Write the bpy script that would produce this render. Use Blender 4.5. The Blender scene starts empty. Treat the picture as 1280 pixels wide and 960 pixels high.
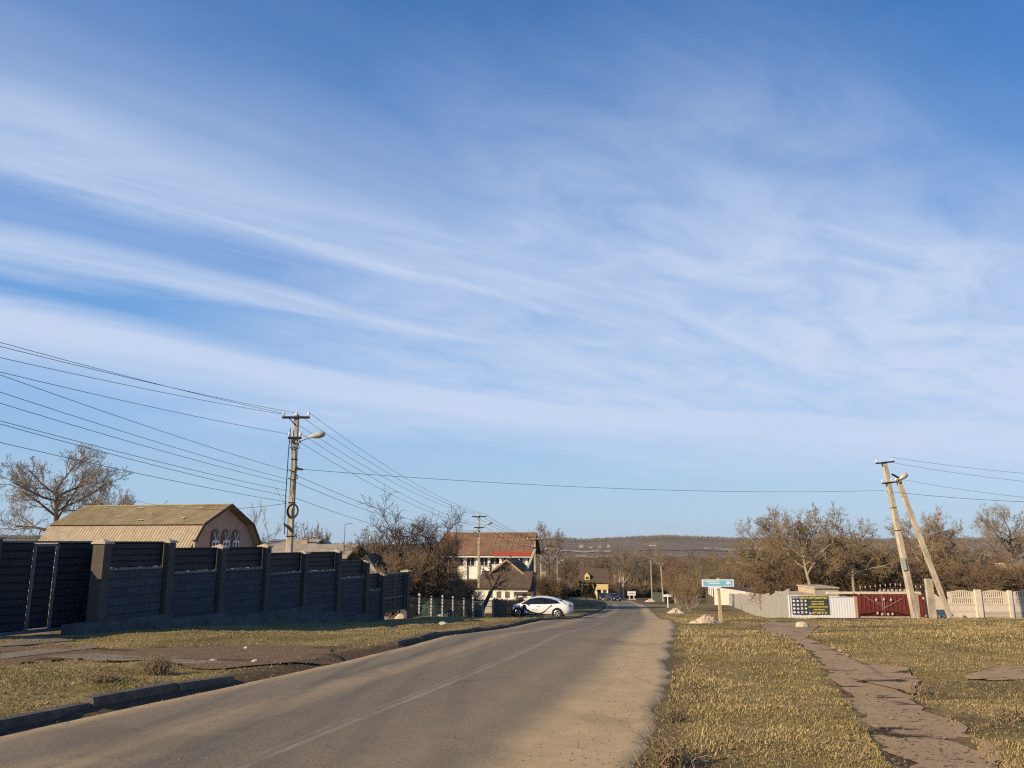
import bpy, bmesh, math, random
import numpy as np
from mathutils import Vector, Matrix, Quaternion

S = bpy.context.scene
COL = S.collection
R = math.radians
rnd = random.Random(7)

# ------------------------------------------------------------------ camera model and ground profile
F = 967.0; PITCH = math.atan(197/967); EZ = 1.65
YT = [-80,-30,0,6,11,18,25,34,42,50,58,75,100,130,160,200,260,330,500,800,1200,1600,2000,2600,3200,5200]
ZT = [3.0,1.0,0,-.03,-.18,-.42,-.98,-1.62,-2.35,-3.08,-3.75,-4.9,-6.2,-8.1,-9.95,-12.2,-14.8,-17,-22,-27,-24,-14,0,12,-10,-60]
def h(y): return float(np.interp(y, YT, ZT))
def ray(px, py):
    a = (px-640)/F; b = (480-py)/F
    d = (a, math.cos(PITCH)-b*math.sin(PITCH), math.sin(PITCH)+b*math.cos(PITCH))
    return d[0]/d[1], d[2]/d[1]
def at(px, py, Y):
    dx, dz = ray(px, py); return Vector((dx*Y, Y, EZ+dz*Y))
_ys = np.concatenate([np.arange(2, 60, .02), np.arange(60, 400, .1)])
_hs = np.interp(_ys, YT, ZT)
def gp(px, py):
    dx, dz = ray(px, py)
    i = int(np.argmax(EZ+dz*_ys < _hs)); Y = float(_ys[i])
    return (dx*Y, Y)
def on(px, Y, py=760):
    p = at(px, py, Y); return Vector((p.x, Y, h(Y)))

# ------------------------------------------------------------------ materials
def mat(name, col, rough=.85, var=.25, scale=6.0, bump=0.0, metal=0.0, spec=.3, col2=None, detail=6, stretch=None, bscale=None):
    m = bpy.data.materials.new(name); m.use_nodes = True
    nt = m.node_tree; b = nt.nodes['Principled BSDF']
    b.inputs['Roughness'].default_value = rough; b.inputs['Metallic'].default_value = metal
    b.inputs['Specular IOR Level'].default_value = spec
    tc = nt.nodes.new('ShaderNodeTexCoord'); src = tc.outputs['Object']
    if stretch:
        mp = nt.nodes.new('ShaderNodeMapping'); mp.inputs['Scale'].default_value = stretch
        nt.links.new(src, mp.inputs['Vector']); src = mp.outputs['Vector']
    n = nt.nodes.new('ShaderNodeTexNoise'); n.inputs['Scale'].default_value = scale
    n.inputs['Detail'].default_value = detail; n.inputs['Roughness'].default_value = .65
    nt.links.new(src, n.inputs['Vector'])
    cr = nt.nodes.new('ShaderNodeValToRGB')
    c2 = col2 or tuple(min(1, c*(1+var)) for c in col)
    c1 = tuple(c*(1-var) for c in col) if not col2 else col
    cr.color_ramp.elements[0].position = .32; cr.color_ramp.elements[1].position = .68
    cr.color_ramp.elements[0].color = (*c1, 1); cr.color_ramp.elements[1].color = (*c2, 1)
    nt.links.new(n.outputs['Fac'], cr.inputs['Fac']); nt.links.new(cr.outputs['Color'], b.inputs['Base Color'])
    if bump:
        n2 = nt.nodes.new('ShaderNodeTexNoise'); n2.inputs['Scale'].default_value = bscale or scale*6
        n2.inputs['Detail'].default_value = 5; nt.links.new(src, n2.inputs['Vector'])
        bp = nt.nodes.new('ShaderNodeBump'); bp.inputs['Strength'].default_value = bump; bp.inputs['Distance'].default_value = .02
        nt.links.new(n2.outputs['Fac'], bp.inputs['Height']); nt.links.new(bp.outputs['Normal'], b.inputs['Normal'])
    return m
def N(nt, t, **kw):
    n = nt.nodes.new(t)
    for k, v in kw.items():
        if k in n.inputs: n.inputs[k].default_value = v
        else: setattr(n, k, v)
    return n
def mixc(nt, fac, a, b):
    m = nt.nodes.new('ShaderNodeMix'); m.data_type = 'RGBA'
    for s, v in ((m.inputs[0], fac), (m.inputs[6], a), (m.inputs[7], b)):
        if isinstance(v, (int, float)): s.default_value = v
        elif isinstance(v, tuple): s.default_value = (*v[:3], 1)
        else: nt.links.new(v, s)
    return m.outputs[2]
def ramp(nt, src, stops):
    c = nt.nodes.new('ShaderNodeValToRGB'); e = c.color_ramp.elements
    while len(e) < len(stops): e.new(.5)
    for el, (p, v) in zip(e, stops):
        el.position = p; el.color = (v, v, v, 1) if isinstance(v, (int, float)) else (*v, 1)
    nt.links.new(src, c.inputs['Fac']); return c.outputs['Color']
def math_(nt, op, a, b=0.0, c=None):
    m = nt.nodes.new('ShaderNodeMath'); m.operation = op
    for i, v in enumerate((a, b) if c is None else (a, b, c)):
        if isinstance(v, (int, float)): m.inputs[i].default_value = v
        else: nt.links.new(v, m.inputs[i])
    return m.outputs[0]
def brickmat(name, c1, c2, mort, sx, sy, msize=.012, rough=.9, bump=.5, rowh=.2, bw=.4, var=.5):
    m = bpy.data.materials.new(name); m.use_nodes = True; nt = m.node_tree; b = nt.nodes['Principled BSDF']
    b.inputs['Roughness'].default_value = rough; b.inputs['Specular IOR Level'].default_value = .2
    tc = N(nt, 'ShaderNodeTexCoord'); sp = N(nt, 'ShaderNodeSeparateXYZ'); cb = N(nt, 'ShaderNodeCombineXYZ')
    nt.links.new(tc.outputs['Object'], sp.inputs[0])
    nt.links.new(sp.outputs['X'], cb.inputs['X']); nt.links.new(sp.outputs['Z'], cb.inputs['Y'])
    br = N(nt, 'ShaderNodeTexBrick'); br.inputs['Scale'].default_value = 1
    br.inputs['Brick Width'].default_value = bw; br.inputs['Row Height'].default_value = rowh
    br.inputs['Mortar Size'].default_value = msize
    br.inputs['Color1'].default_value = (*c1, 1); br.inputs['Color2'].default_value = (*c2, 1); br.inputs['Mortar'].default_value = (*mort, 1)
    nt.links.new(cb.outputs[0], br.inputs['Vector'])
    nz = N(nt, 'ShaderNodeTexNoise', Scale=5.0, Detail=6.0); nt.links.new(tc.outputs['Object'], nz.inputs['Vector'])
    mul = nt.nodes.new('ShaderNodeMix'); mul.data_type = 'RGBA'; mul.blend_type = 'MULTIPLY'; mul.inputs[0].default_value = var
    nt.links.new(br.outputs['Color'], mul.inputs[6]); nt.links.new(nz.outputs['Color'], mul.inputs[7])
    mm = N(nt, 'ShaderNodeGamma'); mm.inputs[1].default_value = .9
    nt.links.new(mul.outputs[2], mm.inputs[0]); nt.links.new(mm.outputs[0], b.inputs['Base Color'])
    bp = N(nt, 'ShaderNodeBump', Strength=bump, Distance=.015); bp.invert = True
    nt.links.new(br.outputs['Fac'], bp.inputs['Height']); nt.links.new(bp.outputs[0], b.inputs['Normal'])
    return m

M = {}
M['navy'] = mat('navy_metal_siding', (.020, .022, .027), .55, .2, 3, spec=.3)
M['navyframe'] = mat('grey_steel_frame', (.13, .13, .135), .55, .25, 5)
M['block'] = brickmat('painted_block', (.078, .083, .092), (.062, .066, .074), (.036, .038, .044), 1, 1, .012, var=.6)
M['footing'] = mat('concrete_footing', (.085, .085, .085), .95, .35, 2.2, .4)
M['capstone'] = mat('cream_render', (.42, .35, .25), .9, .18, 5, .3)
M['piersh'] = mat('pier_block', (.085, .075, .062), .95, .2, 5, .3)
M['mortarledge'] = mat('pale_mortar', (.22, .215, .21), .95, .4, 9, .5)
M['conc'] = mat('weathered_concrete', (.42, .35, .25), .95, .28, 4, .5)
M['polec'] = mat('pole_concrete', (.45, .38, .28), .95, .38, 4, .8, stretch=(1, 1, .35))
M['concfence'] = mat('cream_concrete', (.70, .60, .46), .95, .15, 5, .3)
M['concbrick'] = brickmat('cream_concrete_brickwork', (.66, .57, .44), (.72, .62, .48), (.47, .39, .29), 1, 1, .012, bump=.8, rowh=.085, bw=.25, var=.35)
M['steel'] = mat('galvanised_steel', (.35, .35, .34), .5, .2, 8, metal=.5)
M['dark'] = mat('black_rubber', (.012, .012, .013), .8, .3, 10)
M['wire'] = mat('wire_sheath', (.035, .036, .04), .7, .2, 10)
M['wirelit'] = mat('sunlit_wire', (.45, .42, .36), .5, .15, 10)  # pale copy of the wire colour, sunlight on the far wires painted in
M['porcelain'] = mat('porcelain_insulator', (.78, .76, .72), .25, .05, 10, spec=.6)
M['lamp'] = mat('lamp_housing', (.42, .40, .37), .5, .15, 6)
M['glasslamp'] = mat('lamp_glass', (.55, .52, .45), .2, .1, 6, spec=.6)
M['barnroof_lo'] = mat('tan_asbestos_sheet', (.40, .32, .215), .95, .18, 3, .3)
M['barnroof_hi'] = mat('mossy_asbestos_sheet', (.25, .19, .09), .95, .35, 1.2, .4, col2=(.43, .33, .18), stretch=(.5, 1, 1))
M['barnwall'] = mat('brown_render', (.44, .30, .205), .95, .1, 2, .2)
M['whitepaint'] = mat('white_paint', (.78, .75, .69), .7, .06, 4)
M['whitewash'] = mat('whitewashed_render', (.82, .76, .64), .9, .12, 2.5, .3)
M['glass'] = mat('dark_window_glass', (.03, .035, .04), .12, .3, 2, spec=.6)
M['glass2'] = mat('window_glass_curtained', (.16, .15, .13), .2, .4, 3, spec=.6)
M['roof_red'] = mat('red_brown_roof', (.17, .075, .045), .9, .4, 1.1, .4, col2=(.24, .155, .09))
M['redfascia'] = mat('red_fascia_metal', (.36, .07, .04), .6, .2, 3)
M['roof_dark'] = mat('dark_brown_roof', (.10, .068, .048), .95, .35, 3, .5)
M['shingle'] = mat('brown_shingle', (.17, .115, .08), .95, .35, 4, .5)
M['roof_grey'] = mat('grey_slate_sheet', (.34, .28, .20), .95, .25, 2, .4)
M['brickbrown'] = mat('brown_brick', (.20, .12, .08), .95, .25, 6, .4)
M['paleGreen'] = mat('pale_green_boards', (.40, .42, .33), .9, .15, 4)
M['yellowwall'] = mat('yellow_render', (.66, .50, .22), .9, .1, 3)
M['roof_green'] = mat('green_sheet_roof', (.045, .075, .055), .7, .2, 3)
M['meshgreen'] = mat('green_mesh_wire', (.04, .055, .048), .7, .3, 5)
M['picket'] = mat('dark_picket_boards', (.045, .035, .032), .9, .4, 4, .3)
M['palepicket'] = mat('grey_boards', (.24, .22, .21), .9, .3, 4, .3)
M['postwhite'] = mat('white_post_paint', (.46, .43, .38), .8, .15, 8)
M['zinc'] = mat('zinc_corrugated_sheet', (.36, .34, .31), .55, .18, 1.5, metal=.25, stretch=(6, 6, .4))
M['zincwhite'] = mat('pale_corrugated_sheet', (.74, .74, .72), .6, .06, 3, metal=.0, stretch=(4, 4, .6))
M['gatered'] = mat('dark_red_gate_paint', (.15, .032, .022), .55, .2, 3)
M['gateredrib'] = mat('faded_red_rib', (.21, .055, .038), .6, .2, 5)
M['pinkflower'] = mat('pale_pink_ornament', (.60, .44, .36), .7, .1, 8)
M['bannerdark'] = mat('banner_vinyl_dark', (.06, .06, .072), .5, .15, 5)
M['banneryellow'] = mat('banner_yellow_ink', (.80, .70, .12), .6, .05, 5)
M['bannerwhite'] = mat('banner_white_ink', (.82, .82, .80), .6, .05, 5)
M['signblue'] = mat('sign_light_blue', (.22, .55, .70), .5, .06, 4)
M['signwhite'] = mat('sign_white', (.85, .86, .86), .5, .04, 4)
M['postwood'] = mat('weathered_wood_post', (.52, .38, .22), .9, .2, 6, .3, stretch=(1, 1, .2))
M['carwhite'] = mat('white_car_paint', (.74, .74, .74), .25, .03, 3, spec=.5)
M['carblack'] = mat('black_car_paint', (.02, .02, .022), .25, .1, 3, spec=.5)
M['cargraphic'] = mat('black_vinyl_graphic', (.012, .012, .014), .4, .1, 3)
M['carglass'] = mat('tinted_car_glass', (.012, .014, .018), .06, .1, 3, spec=.7)
M['tyre'] = mat('tyre_rubber', (.018, .018, .018), .9, .2, 9)
M['rim'] = mat('alloy_rim', (.62, .61, .59), .3, .1, 9, metal=.6)
M['redlens'] = mat('red_lens', (.30, .015, .012), .25, .1, 8, spec=.6)
M['clearlens'] = mat('clear_lens', (.75, .75, .74), .15, .05, 8, spec=.7)
M['plate'] = mat('number_plate', (.75, .75, .72), .5, .03, 8)
M['rubble'] = mat('pale_rubble', (.52, .41, .29), .95, .3, 9, .7)
M['sandheap'] = mat('pale_sand', (.58, .47, .33), .95, .18, 12, .5)
M['bark_grey'] = mat('grey_brown_bark', (.15, .115, .085), .95, .3, 5, .4)
M['bark_pale'] = mat('pale_grey_bark', (.30, .245, .175), .95, .35, 5, .4)
M['bark_dark'] = mat('dark_bark', (.095, .068, .05), .95, .3, 5, .4)
M['bark_white'] = mat('whitewashed_bark', (.55, .46, .34), .95, .3, 6, .4)
M['twig_grey'] = mat('grey_twigs', (.30, .25, .195), .95, .3, 2)
M['twig_gold'] = mat('golden_brown_twigs', (.25, .178, .098), .95, .35, .8)
M['twig_brown'] = mat('brown_twigs', (.19, .128, .075), .95, .35, .8)
M['twig_dark'] = mat('dark_twigs', (.10, .07, .048), .95, .3, 1)
M['twig_purple'] = mat('purple_brown_twigs', (.175, .138, .092), .95, .3, .5)
M['evergreen'] = mat('dark_evergreen_sprays', (.028, .036, .018), .9, .4, 3)
M['ivy'] = mat('olive_brown_hedge', (.085, .075, .028), .9, .4, 3)
M['weed'] = mat('dry_weed_stalks', (.27, .20, .11), .95, .3, 12)
M['stone'] = mat('pale_limestone', (.55, .46, .33), .95, .2, 5, .5)
M['kerb'] = mat('old_kerb_concrete', (.055, .045, .036), .95, .4, 5, 1.0, col2=(.15, .122, .092))
M['slab'] = mat('driveway_slab_concrete', (.19, .15, .105), .95, .3, 3, .6)

# ------------------------------------------------------------------ mesh builder
class MB:
    def __init__(s): s.v = []; s.f = []; s.m = []
    def add(s, vs, fs, mi=0):
        o = len(s.v); s.v.extend([tuple(v) for v in vs]); s.f.extend([tuple(o+i for i in f) for f in fs]); s.m.extend([mi]*len(fs)); return s
    def hexa(s, p, mi=0):
        return s.add(p, [(0,3,2,1),(4,5,6,7),(0,1,5,4),(1,2,6,5),(2,3,7,6),(3,0,4,7)], mi)
    def box(s, x0, x1, y0, y1, z0, z1, mi=0):
        return s.hexa([(x0,y0,z0),(x1,y0,z0),(x1,y1,z0),(x0,y1,z0),(x0,y0,z1),(x1,y0,z1),(x1,y1,z1),(x0,y1,z1)], mi)
    def bar(s, a, b, w, t=None, mi=0, up=(0,0,1)):
        a = Vector(a); b = Vector(b); t = t or w; d = (b-a).normalized(); u = Vector(up)
        if abs(d.dot(u)) > .95: u = Vector((1,0,0))
        sd = d.cross(u).normalized()*w/2; uu = sd.cross(d).normalized()*t/2
        return s.hexa([a-sd-uu, a+sd-uu, b+sd-uu, b-sd-uu, a-sd+uu, a+sd+uu, b+sd+uu, b-sd+uu], mi)
    def tube(s, pts, rad, n=8, mi=0, cap=True):
        pts = [Vector(p) for p in pts]; k = len(pts)
        if isinstance(rad, (int, float)): rad = [rad]*k
        vs = []
        prev = None
        for i, p in enumerate(pts):
            d = (pts[min(i+1, k-1)]-pts[max(i-1, 0)])
            d = d.normalized() if d.length > 1e-9 else Vector((0,0,1))
            if prev is None:
                u = Vector((0,0,1)) if abs(d.z) < .9 else Vector((1,0,0)); u = (u-d*u.dot(d)).normalized()
            else:
                u = prev-d*prev.dot(d); u = u.normalized() if u.length > 1e-6 else Vector((1,0,0))
            prev = u; w = d.cross(u)
            for j in range(n):
                a = 2*math.pi*j/n; vs.append(p+(u*math.cos(a)+w*math.sin(a))*rad[i])
        fs = [(i*n+j, i*n+(j+1)%n, (i+1)*n+(j+1)%n, (i+1)*n+j) for i in range(k-1) for j in range(n)]
        if cap and n > 3: fs += [tuple(range(n-1, -1, -1)), tuple(range((k-1)*n, k*n))]
        return s.add(vs, fs, mi)
    def lathe(s, prof, c=(0,0,0), n=12, mi=0, M4=None):
        vs = []
        for r, z in prof:
            for j in range(n):
                a = 2*math.pi*j/n; v = Vector((r*math.cos(a), r*math.sin(a), z))
                vs.append((M4 @ v if M4 else v)+Vector(c))
        k = len(prof)
        fs = [(i*n+j, i*n+(j+1)%n, (i+1)*n+(j+1)%n, (i+1)*n+j) for i in range(k-1) for j in range(n)]
        fs += [tuple(range(n-1,-1,-1)), tuple(range((k-1)*n, k*n))]
        return s.add(vs, fs, mi)
    def prism(s, poly, y0, y1, mi=0, ax='y'):
        n = len(poly)
        def P(a, b, c): return (a, c, b) if ax == 'y' else ((c, a, b) if ax == 'x' else (a, b, c))
        vs = [P(a, b, y0) for a, b in poly]+[P(a, b, y1) for a, b in poly]
        fs = [tuple(range(n)), tuple(range(2*n-1, n-1, -1))]+[(i, i+n, (i+1) % n+n, (i+1) % n) for i in range(n)]
        return s.add(vs, fs, mi)
    def blob(s, c, r, seed=0, sub=2, jit=.2, mi=0, flat=1.0):
        bm = bmesh.new(); bmesh.ops.create_icosphere(bm, subdivisions=sub, radius=1)
        q = random.Random(seed); vs = []
        for v in bm.verts:
            k = 1+q.uniform(-jit, jit); vs.append((c[0]+v.co.x*r[0]*k, c[1]+v.co.y*r[1]*k, c[2]+v.co.z*r[2]*k*flat))
        bm.verts.index_update(); fs = [tuple(v.index for v in f.verts) for f in bm.faces]; bm.free()
        return s.add(vs, fs, mi)
    def mesh(s, name, mats, smooth=False):
        me = bpy.data.meshes.new(name); me.from_pydata(s.v, [], s.f)
        for m in (mats if isinstance(mats, (list, tuple)) else [mats]): me.materials.append(m)
        if any(s.m): me.polygons.foreach_set('material_index', s.m)
        if smooth: me.polygons.foreach_set('use_smooth', [True]*len(s.f))
        bm = bmesh.new(); bm.from_mesh(me); bmesh.ops.recalc_face_normals(bm, faces=bm.faces); bm.to_mesh(me); bm.free()
        me.update(); return me
    def build(s, name, mats, parent=None, smooth=False):
        return link(name, s.mesh(name, mats, smooth), parent)
def link(name, data, parent=None):
    o = bpy.data.objects.new(name, data); COL.objects.link(o)
    if parent: o.parent = parent
    return o
def tag(o, label=None, cat=None, group=None, kind=None):
    if label: o['label'] = label
    if cat: o['category'] = cat
    if group: o['group'] = group
    if kind: o['kind'] = kind
    return o
def thing(name, label, cat, loc=(0,0,0), rz=0.0, group=None):
    o = link(name, None); o.location = loc; o.rotation_euler = (0, 0, rz); o.empty_display_size = .2
    return tag(o, label, cat, group)
def struct(o): o['kind'] = 'structure'; return o
def copy_tree(o, parent=None):
    c = o.copy(); COL.objects.link(c); c.parent = parent
    for ch in list(o.children): copy_tree(ch, c)
    return c
def np_mesh(name, verts, faces, k, mat_, smooth=False):
    me = bpy.data.meshes.new(name); nv = len(verts); nf = len(faces)
    me.vertices.add(nv); me.vertices.foreach_set('co', np.asarray(verts, np.float32).ravel())
    me.loops.add(nf*k); me.loops.foreach_set('vertex_index', np.asarray(faces, np.int32).ravel())
    me.polygons.add(nf); me.polygons.foreach_set('loop_start', np.arange(nf, dtype=np.int32)*k)
    me.polygons.foreach_set('loop_total', np.full(nf, k, np.int32))
    if smooth: me.polygons.foreach_set('use_smooth', np.ones(nf, bool))
    me.materials.append(mat_); me.update(calc_edges=True); return me

# ------------------------------------------------------------------ value noise (numpy)
def vnoise(x, y, seed=0):
    x = np.asarray(x, float); y = np.asarray(y, float)
    xi = np.floor(x).astype(np.int64); yi = np.floor(y).astype(np.int64); xf = x-xi; yf = y-yi
    def hs(a, b):
        n = (a*374761393+b*668265263+seed*1442695041) & 0x7fffffff
        n = ((n ^ (n >> 13))*1274126177) & 0x7fffffff
        return ((n ^ (n >> 16)) & 0xffff)/65535.0
    u = xf*xf*(3-2*xf); v = yf*yf*(3-2*yf)
    return (hs(xi, yi)*(1-u)+hs(xi+1, yi)*u)*(1-v)+(hs(xi, yi+1)*(1-u)+hs(xi+1, yi+1)*u)*v
def fbm(x, y, seed=0, o=4):
    t = 0; a = .5
    for i in range(o): t = t+a*vnoise(np.asarray(x)*2**i, np.asarray(y)*2**i, seed+i); a *= .5
    return t/(1-.5**o)

# ------------------------------------------------------------------ road edges
LY = [-80,-30,-10,0,6.38,7.58,10.68,13.2,15.9,22.4,27.4,34,48,59,71,88,127,150,175,200,240]
LX = [-30,-15.5,-9.5,-6.8,-5.05,-4.69,-3.6,-2.77,-2.05,-.65,.15,1.15,2.9,4.9,7.1,10.2,14.7,16.6,16.3,11,-4]
RY = [-80,-30,-10,0,6.38,9.66,14,17.9,25,34,48,59,91,127,150,175,200,240]
RX = [-24,-9.5,-2.5,-.35,1.02,1.83,2.75,3.6,5.1,6.8,9.2,10.9,15.5,20.1,22.4,22.6,17.5,3]
def xl(y): return np.interp(y, LY, LX)
def xr(y): return np.interp(y, RY, RX)
U = Vector((.284, .959, 0)).normalized()          # direction of the wall line
NV = Vector((U.y, -U.x, 0))                         # towards the road

def inpoly(x, y, poly):
    c = np.zeros(np.shape(x), bool); n = len(poly)
    for i in range(n):
        x0, y0 = poly[i]; x1, y1 = poly[(i+1) % n]
        cond = ((y0 > y) != (y1 > y)) & (x < (x1-x0)*(y-y0)/(y1-y0+1e-12)+x0); c ^= cond
    return c
PATHL = [(2.0,2.0),(2.45,4.4)]+[gp(*p) for p in [(1110,960),(1060,880),(1024,830),(994,805),(955,790)]]+[(8.4,27),(10.5,33)]
PATHR = [(2.9,2.0),(3.3,4.4)]+[gp(*p) for p in [(1240,960),(1195,910),(1138,870),(1090,836),(1012,797)]]+[(8.6,23),(11.2,29)]
PATH = PATHL+PATHR[::-1]
CROSS = [gp(*p) for p in [(1120,870),(1082,838),(1130,833),(1145,850),(1135,862)]]
SIDEP = [gp(*p) for p in [(1205,845),(1235,836),(1300,833),(1420,832),(1420,858),(1300,853),(1230,851)]]
DIRT_L = [gp(*p) for p in [(0,846),(100,836),(205,838),(262,843),(300,852),(350,846),(426,829),(470,816),(400,812),(300,812),(150,818),(0,818)]]
DIRT_L += [(-14,13.5),(-16,12)]
TRACK = [(13.5,36.5),(20,38.5),(40,41),(40,46),(22,45),(15,40)]
# ------------------------------------------------------------------ ground
def dist_edges(x, y): return x-xl(y), x-xr(y)
def ground_z(x, y):
    x = np.asarray(x, float); y = np.asarray(y, float)
    z = np.interp(y, YT, ZT); dl, dr = dist_edges(x, y)
    near = np.clip((y < 260)*1.0, 0, 1)
    out = np.maximum(np.maximum(-dl, dr), 0)
    road = np.where((dl > -.05) & (dr < .0), 1.0, 0)*near
    rise = np.clip(out/.6, 0, 1)
    bump = (fbm(x*1.1, y*1.1, 3)-.5)*.10+(fbm(x*.25, y*.25, 5)-.5)*.25
    leftlift = np.where(dl < 0, .07*np.clip(-dl/.25, 0, 1), 0)
    flat = inpoly(x, y, PATH) | inpoly(x, y, SIDEP) | inpoly(x, y, DIRT_L)
    bump = np.where(flat, bump*.15-.015, bump)
    zz = z+np.where(road > 0, -.010-.03*np.clip(-dr/.6, 0, 1)*np.clip(dl/.6, 0, 1), bump*rise*np.clip(1.2-y/400, 0, 1)+leftlift*np.clip((180-y)/60, 0, 1)+.02*rise)
    # far side hills
    a = np.clip(x/np.maximum(y, 50), -1.5, 1.5)
    ridge = np.interp(a, [-1.4,-.9,-.66,-.5,-.42,-.3,-.23,-.12,-.05,.07,.1,.2,.28,.45,.66,1.4], [25,20,12,8,6,-8,-14,-14,2,4,2,14,6,4,2,20])
    far = np.clip((y-900)/1500, 0, 1)
    zz = zz+far*(ridge-8+ (fbm(a*9, y/900, 11)-.5)*9)
    lat = np.clip((np.abs(a)-.5)/1, 0, 1)*np.clip((y-100)/800, 0, 1)*12
    return zz+lat
xs = np.unique(np.concatenate([np.arange(-14, 20, .25), np.arange(-60, -14, 2), np.arange(20, 70, 2), np.geomspace(70, 5200, 40), -np.geomspace(60, 5200, 42)]))
ys = np.unique(np.concatenate([np.arange(-80, 2, 4), np.arange(2, 34, .25), np.arange(34, 70, .8), np.arange(70, 260, 4), np.geomspace(260, 5200, 70)]))
X, Y = np.meshgrid(xs, ys); Z = ground_z(X, Y)
nx, ny = len(xs), len(ys)
idx = np.arange(nx*ny).reshape(ny, nx)
faces = np.stack([idx[:-1,:-1], idx[:-1,1:], idx[1:,1:], idx[1:,:-1]], -1).reshape(-1, 4)
def soilmask(x, y):
    dl, dr = dist_edges(x, y); n = fbm(x*1.6, y*1.6, 21); n2 = fbm(x*.5, y*.5, 23)
    s = np.clip(1-(dr-.62*(n-.36))/.12, 0, 1)*(dr > -1)*(y < 70)*.8
    sl = np.clip(1-(-dl-.05-.3*n)/.2, 0, 1)*(dl < 1)
    pd = inpoly(x, y, DIRT_L)*(.55+.9*(n2-.3))
    tr = inpoly(x, y, TRACK)*.9
    near = inpoly(x, y, PATH)*1.0
    foot = np.clip((n2-.55)*5, 0, 1)*(.35+.6*n)*(y < 90)
    return np.clip(np.maximum.reduce([s, sl, pd, tr, near, foot]), 0, 1)
def make_ground_mat():
    m = bpy.data.materials.new('ground_turf_soil'); m.use_nodes = True; nt = m.node_tree; b = nt.nodes['Principled BSDF']
    b.inputs['Roughness'].default_value = 1; b.inputs['Specular IOR Level'].default_value = .05
    tc = N(nt, 'ShaderNodeTexCoord'); P = tc.outputs['Object']
    n1 = N(nt, 'ShaderNodeTexNoise', Scale=.7, Detail=7.0, Roughness=.7); nt.links.new(P, n1.inputs['Vector'])
    n2 = N(nt, 'ShaderNodeTexNoise', Scale=14.0, Detail=8.0, Roughness=.75); nt.links.new(P, n2.inputs['Vector'])
    g = mixc(nt, ramp(nt, n1.outputs['Fac'], [(.38, 0.0), (.62, 1.0)]), (.19, .15, .055), (.36, .265, .12))
    g = mixc(nt, ramp(nt, n2.outputs['Fac'], [(.33, .55), (.56, 0.0)]), g, (.06, .043, .022))
    so = mixc(nt, ramp(nt, n2.outputs['Fac'], [(.35, 0.0), (.65, 1.0)]), (.075, .050, .032), (.16, .112, .07))
    at_ = N(nt, 'ShaderNodeAttribute', attribute_name='soil')
    near = mixc(nt, at_.outputs['Fac'], g, so)
    sp = N(nt, 'ShaderNodeSeparateXYZ'); nt.links.new(P, sp.inputs[0])
    mp = N(nt, 'ShaderNodeMapping'); mp.inputs['Scale'].default_value = (.0016, .006, 0); nt.links.new(P, mp.inputs['Vector'])
    n3 = N(nt, 'ShaderNodeTexNoise', Scale=1.0, Detail=5.0, Roughness=.55); nt.links.new(mp.outputs[0], n3.inputs['Vector'])
    n4 = N(nt, 'ShaderNodeTexNoise', Scale=.05, Detail=8.0, Roughness=.7); nt.links.new(P, n4.inputs['Vector'])
    c = nt.nodes.new('ShaderNodeValToRGB'); e = c.color_ramp.elements
    for i in range(3): e.new(.5)
    for el, (p, v) in zip(e, [(.30, (.13, .105, .070)), (.45, (.19, .155, .105)), (.55, (.15, .118, .080)), (.64, (.28, .225, .15)), (.72, (.16, .13, .09))]):
        el.position = p; el.color = (*v, 1)
    nt.links.new(n3.outputs['Fac'], c.inputs['Fac'])
    far = mixc(nt, ramp(nt, n4.outputs['Fac'], [(.35, .55), (.6, 0.0)]), c.outputs['Color'], (.07, .05, .035))
    f = math_(nt, 'MULTIPLY', math_(nt, 'SUBTRACT', sp.outputs['Y'], 60.0), 1/80.0); 
    cl = N(nt, 'ShaderNodeClamp'); nt.links.new(f, cl.inputs[0])
    fin = mixc(nt, cl.outputs[0], near, far); nt.links.new(fin, b.inputs['Base Color'])
    bp = N(nt, 'ShaderNodeBump', Strength=.9, Distance=.03); nt.links.new(n2.outputs['Fac'], bp.inputs['Height']); nt.links.new(bp.outputs[0], b.inputs['Normal'])
    return m
gm = np_mesh('ground', np.stack([X, Y, Z], -1).reshape(-1, 3), faces, 4, make_ground_mat(), True)
a_ = gm.attributes.new('soil', 'FLOAT', 'POINT'); a_.data.foreach_set('value', soilmask(X, Y).ravel().astype(np.float32))
struct(link('ground', gm))

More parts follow.
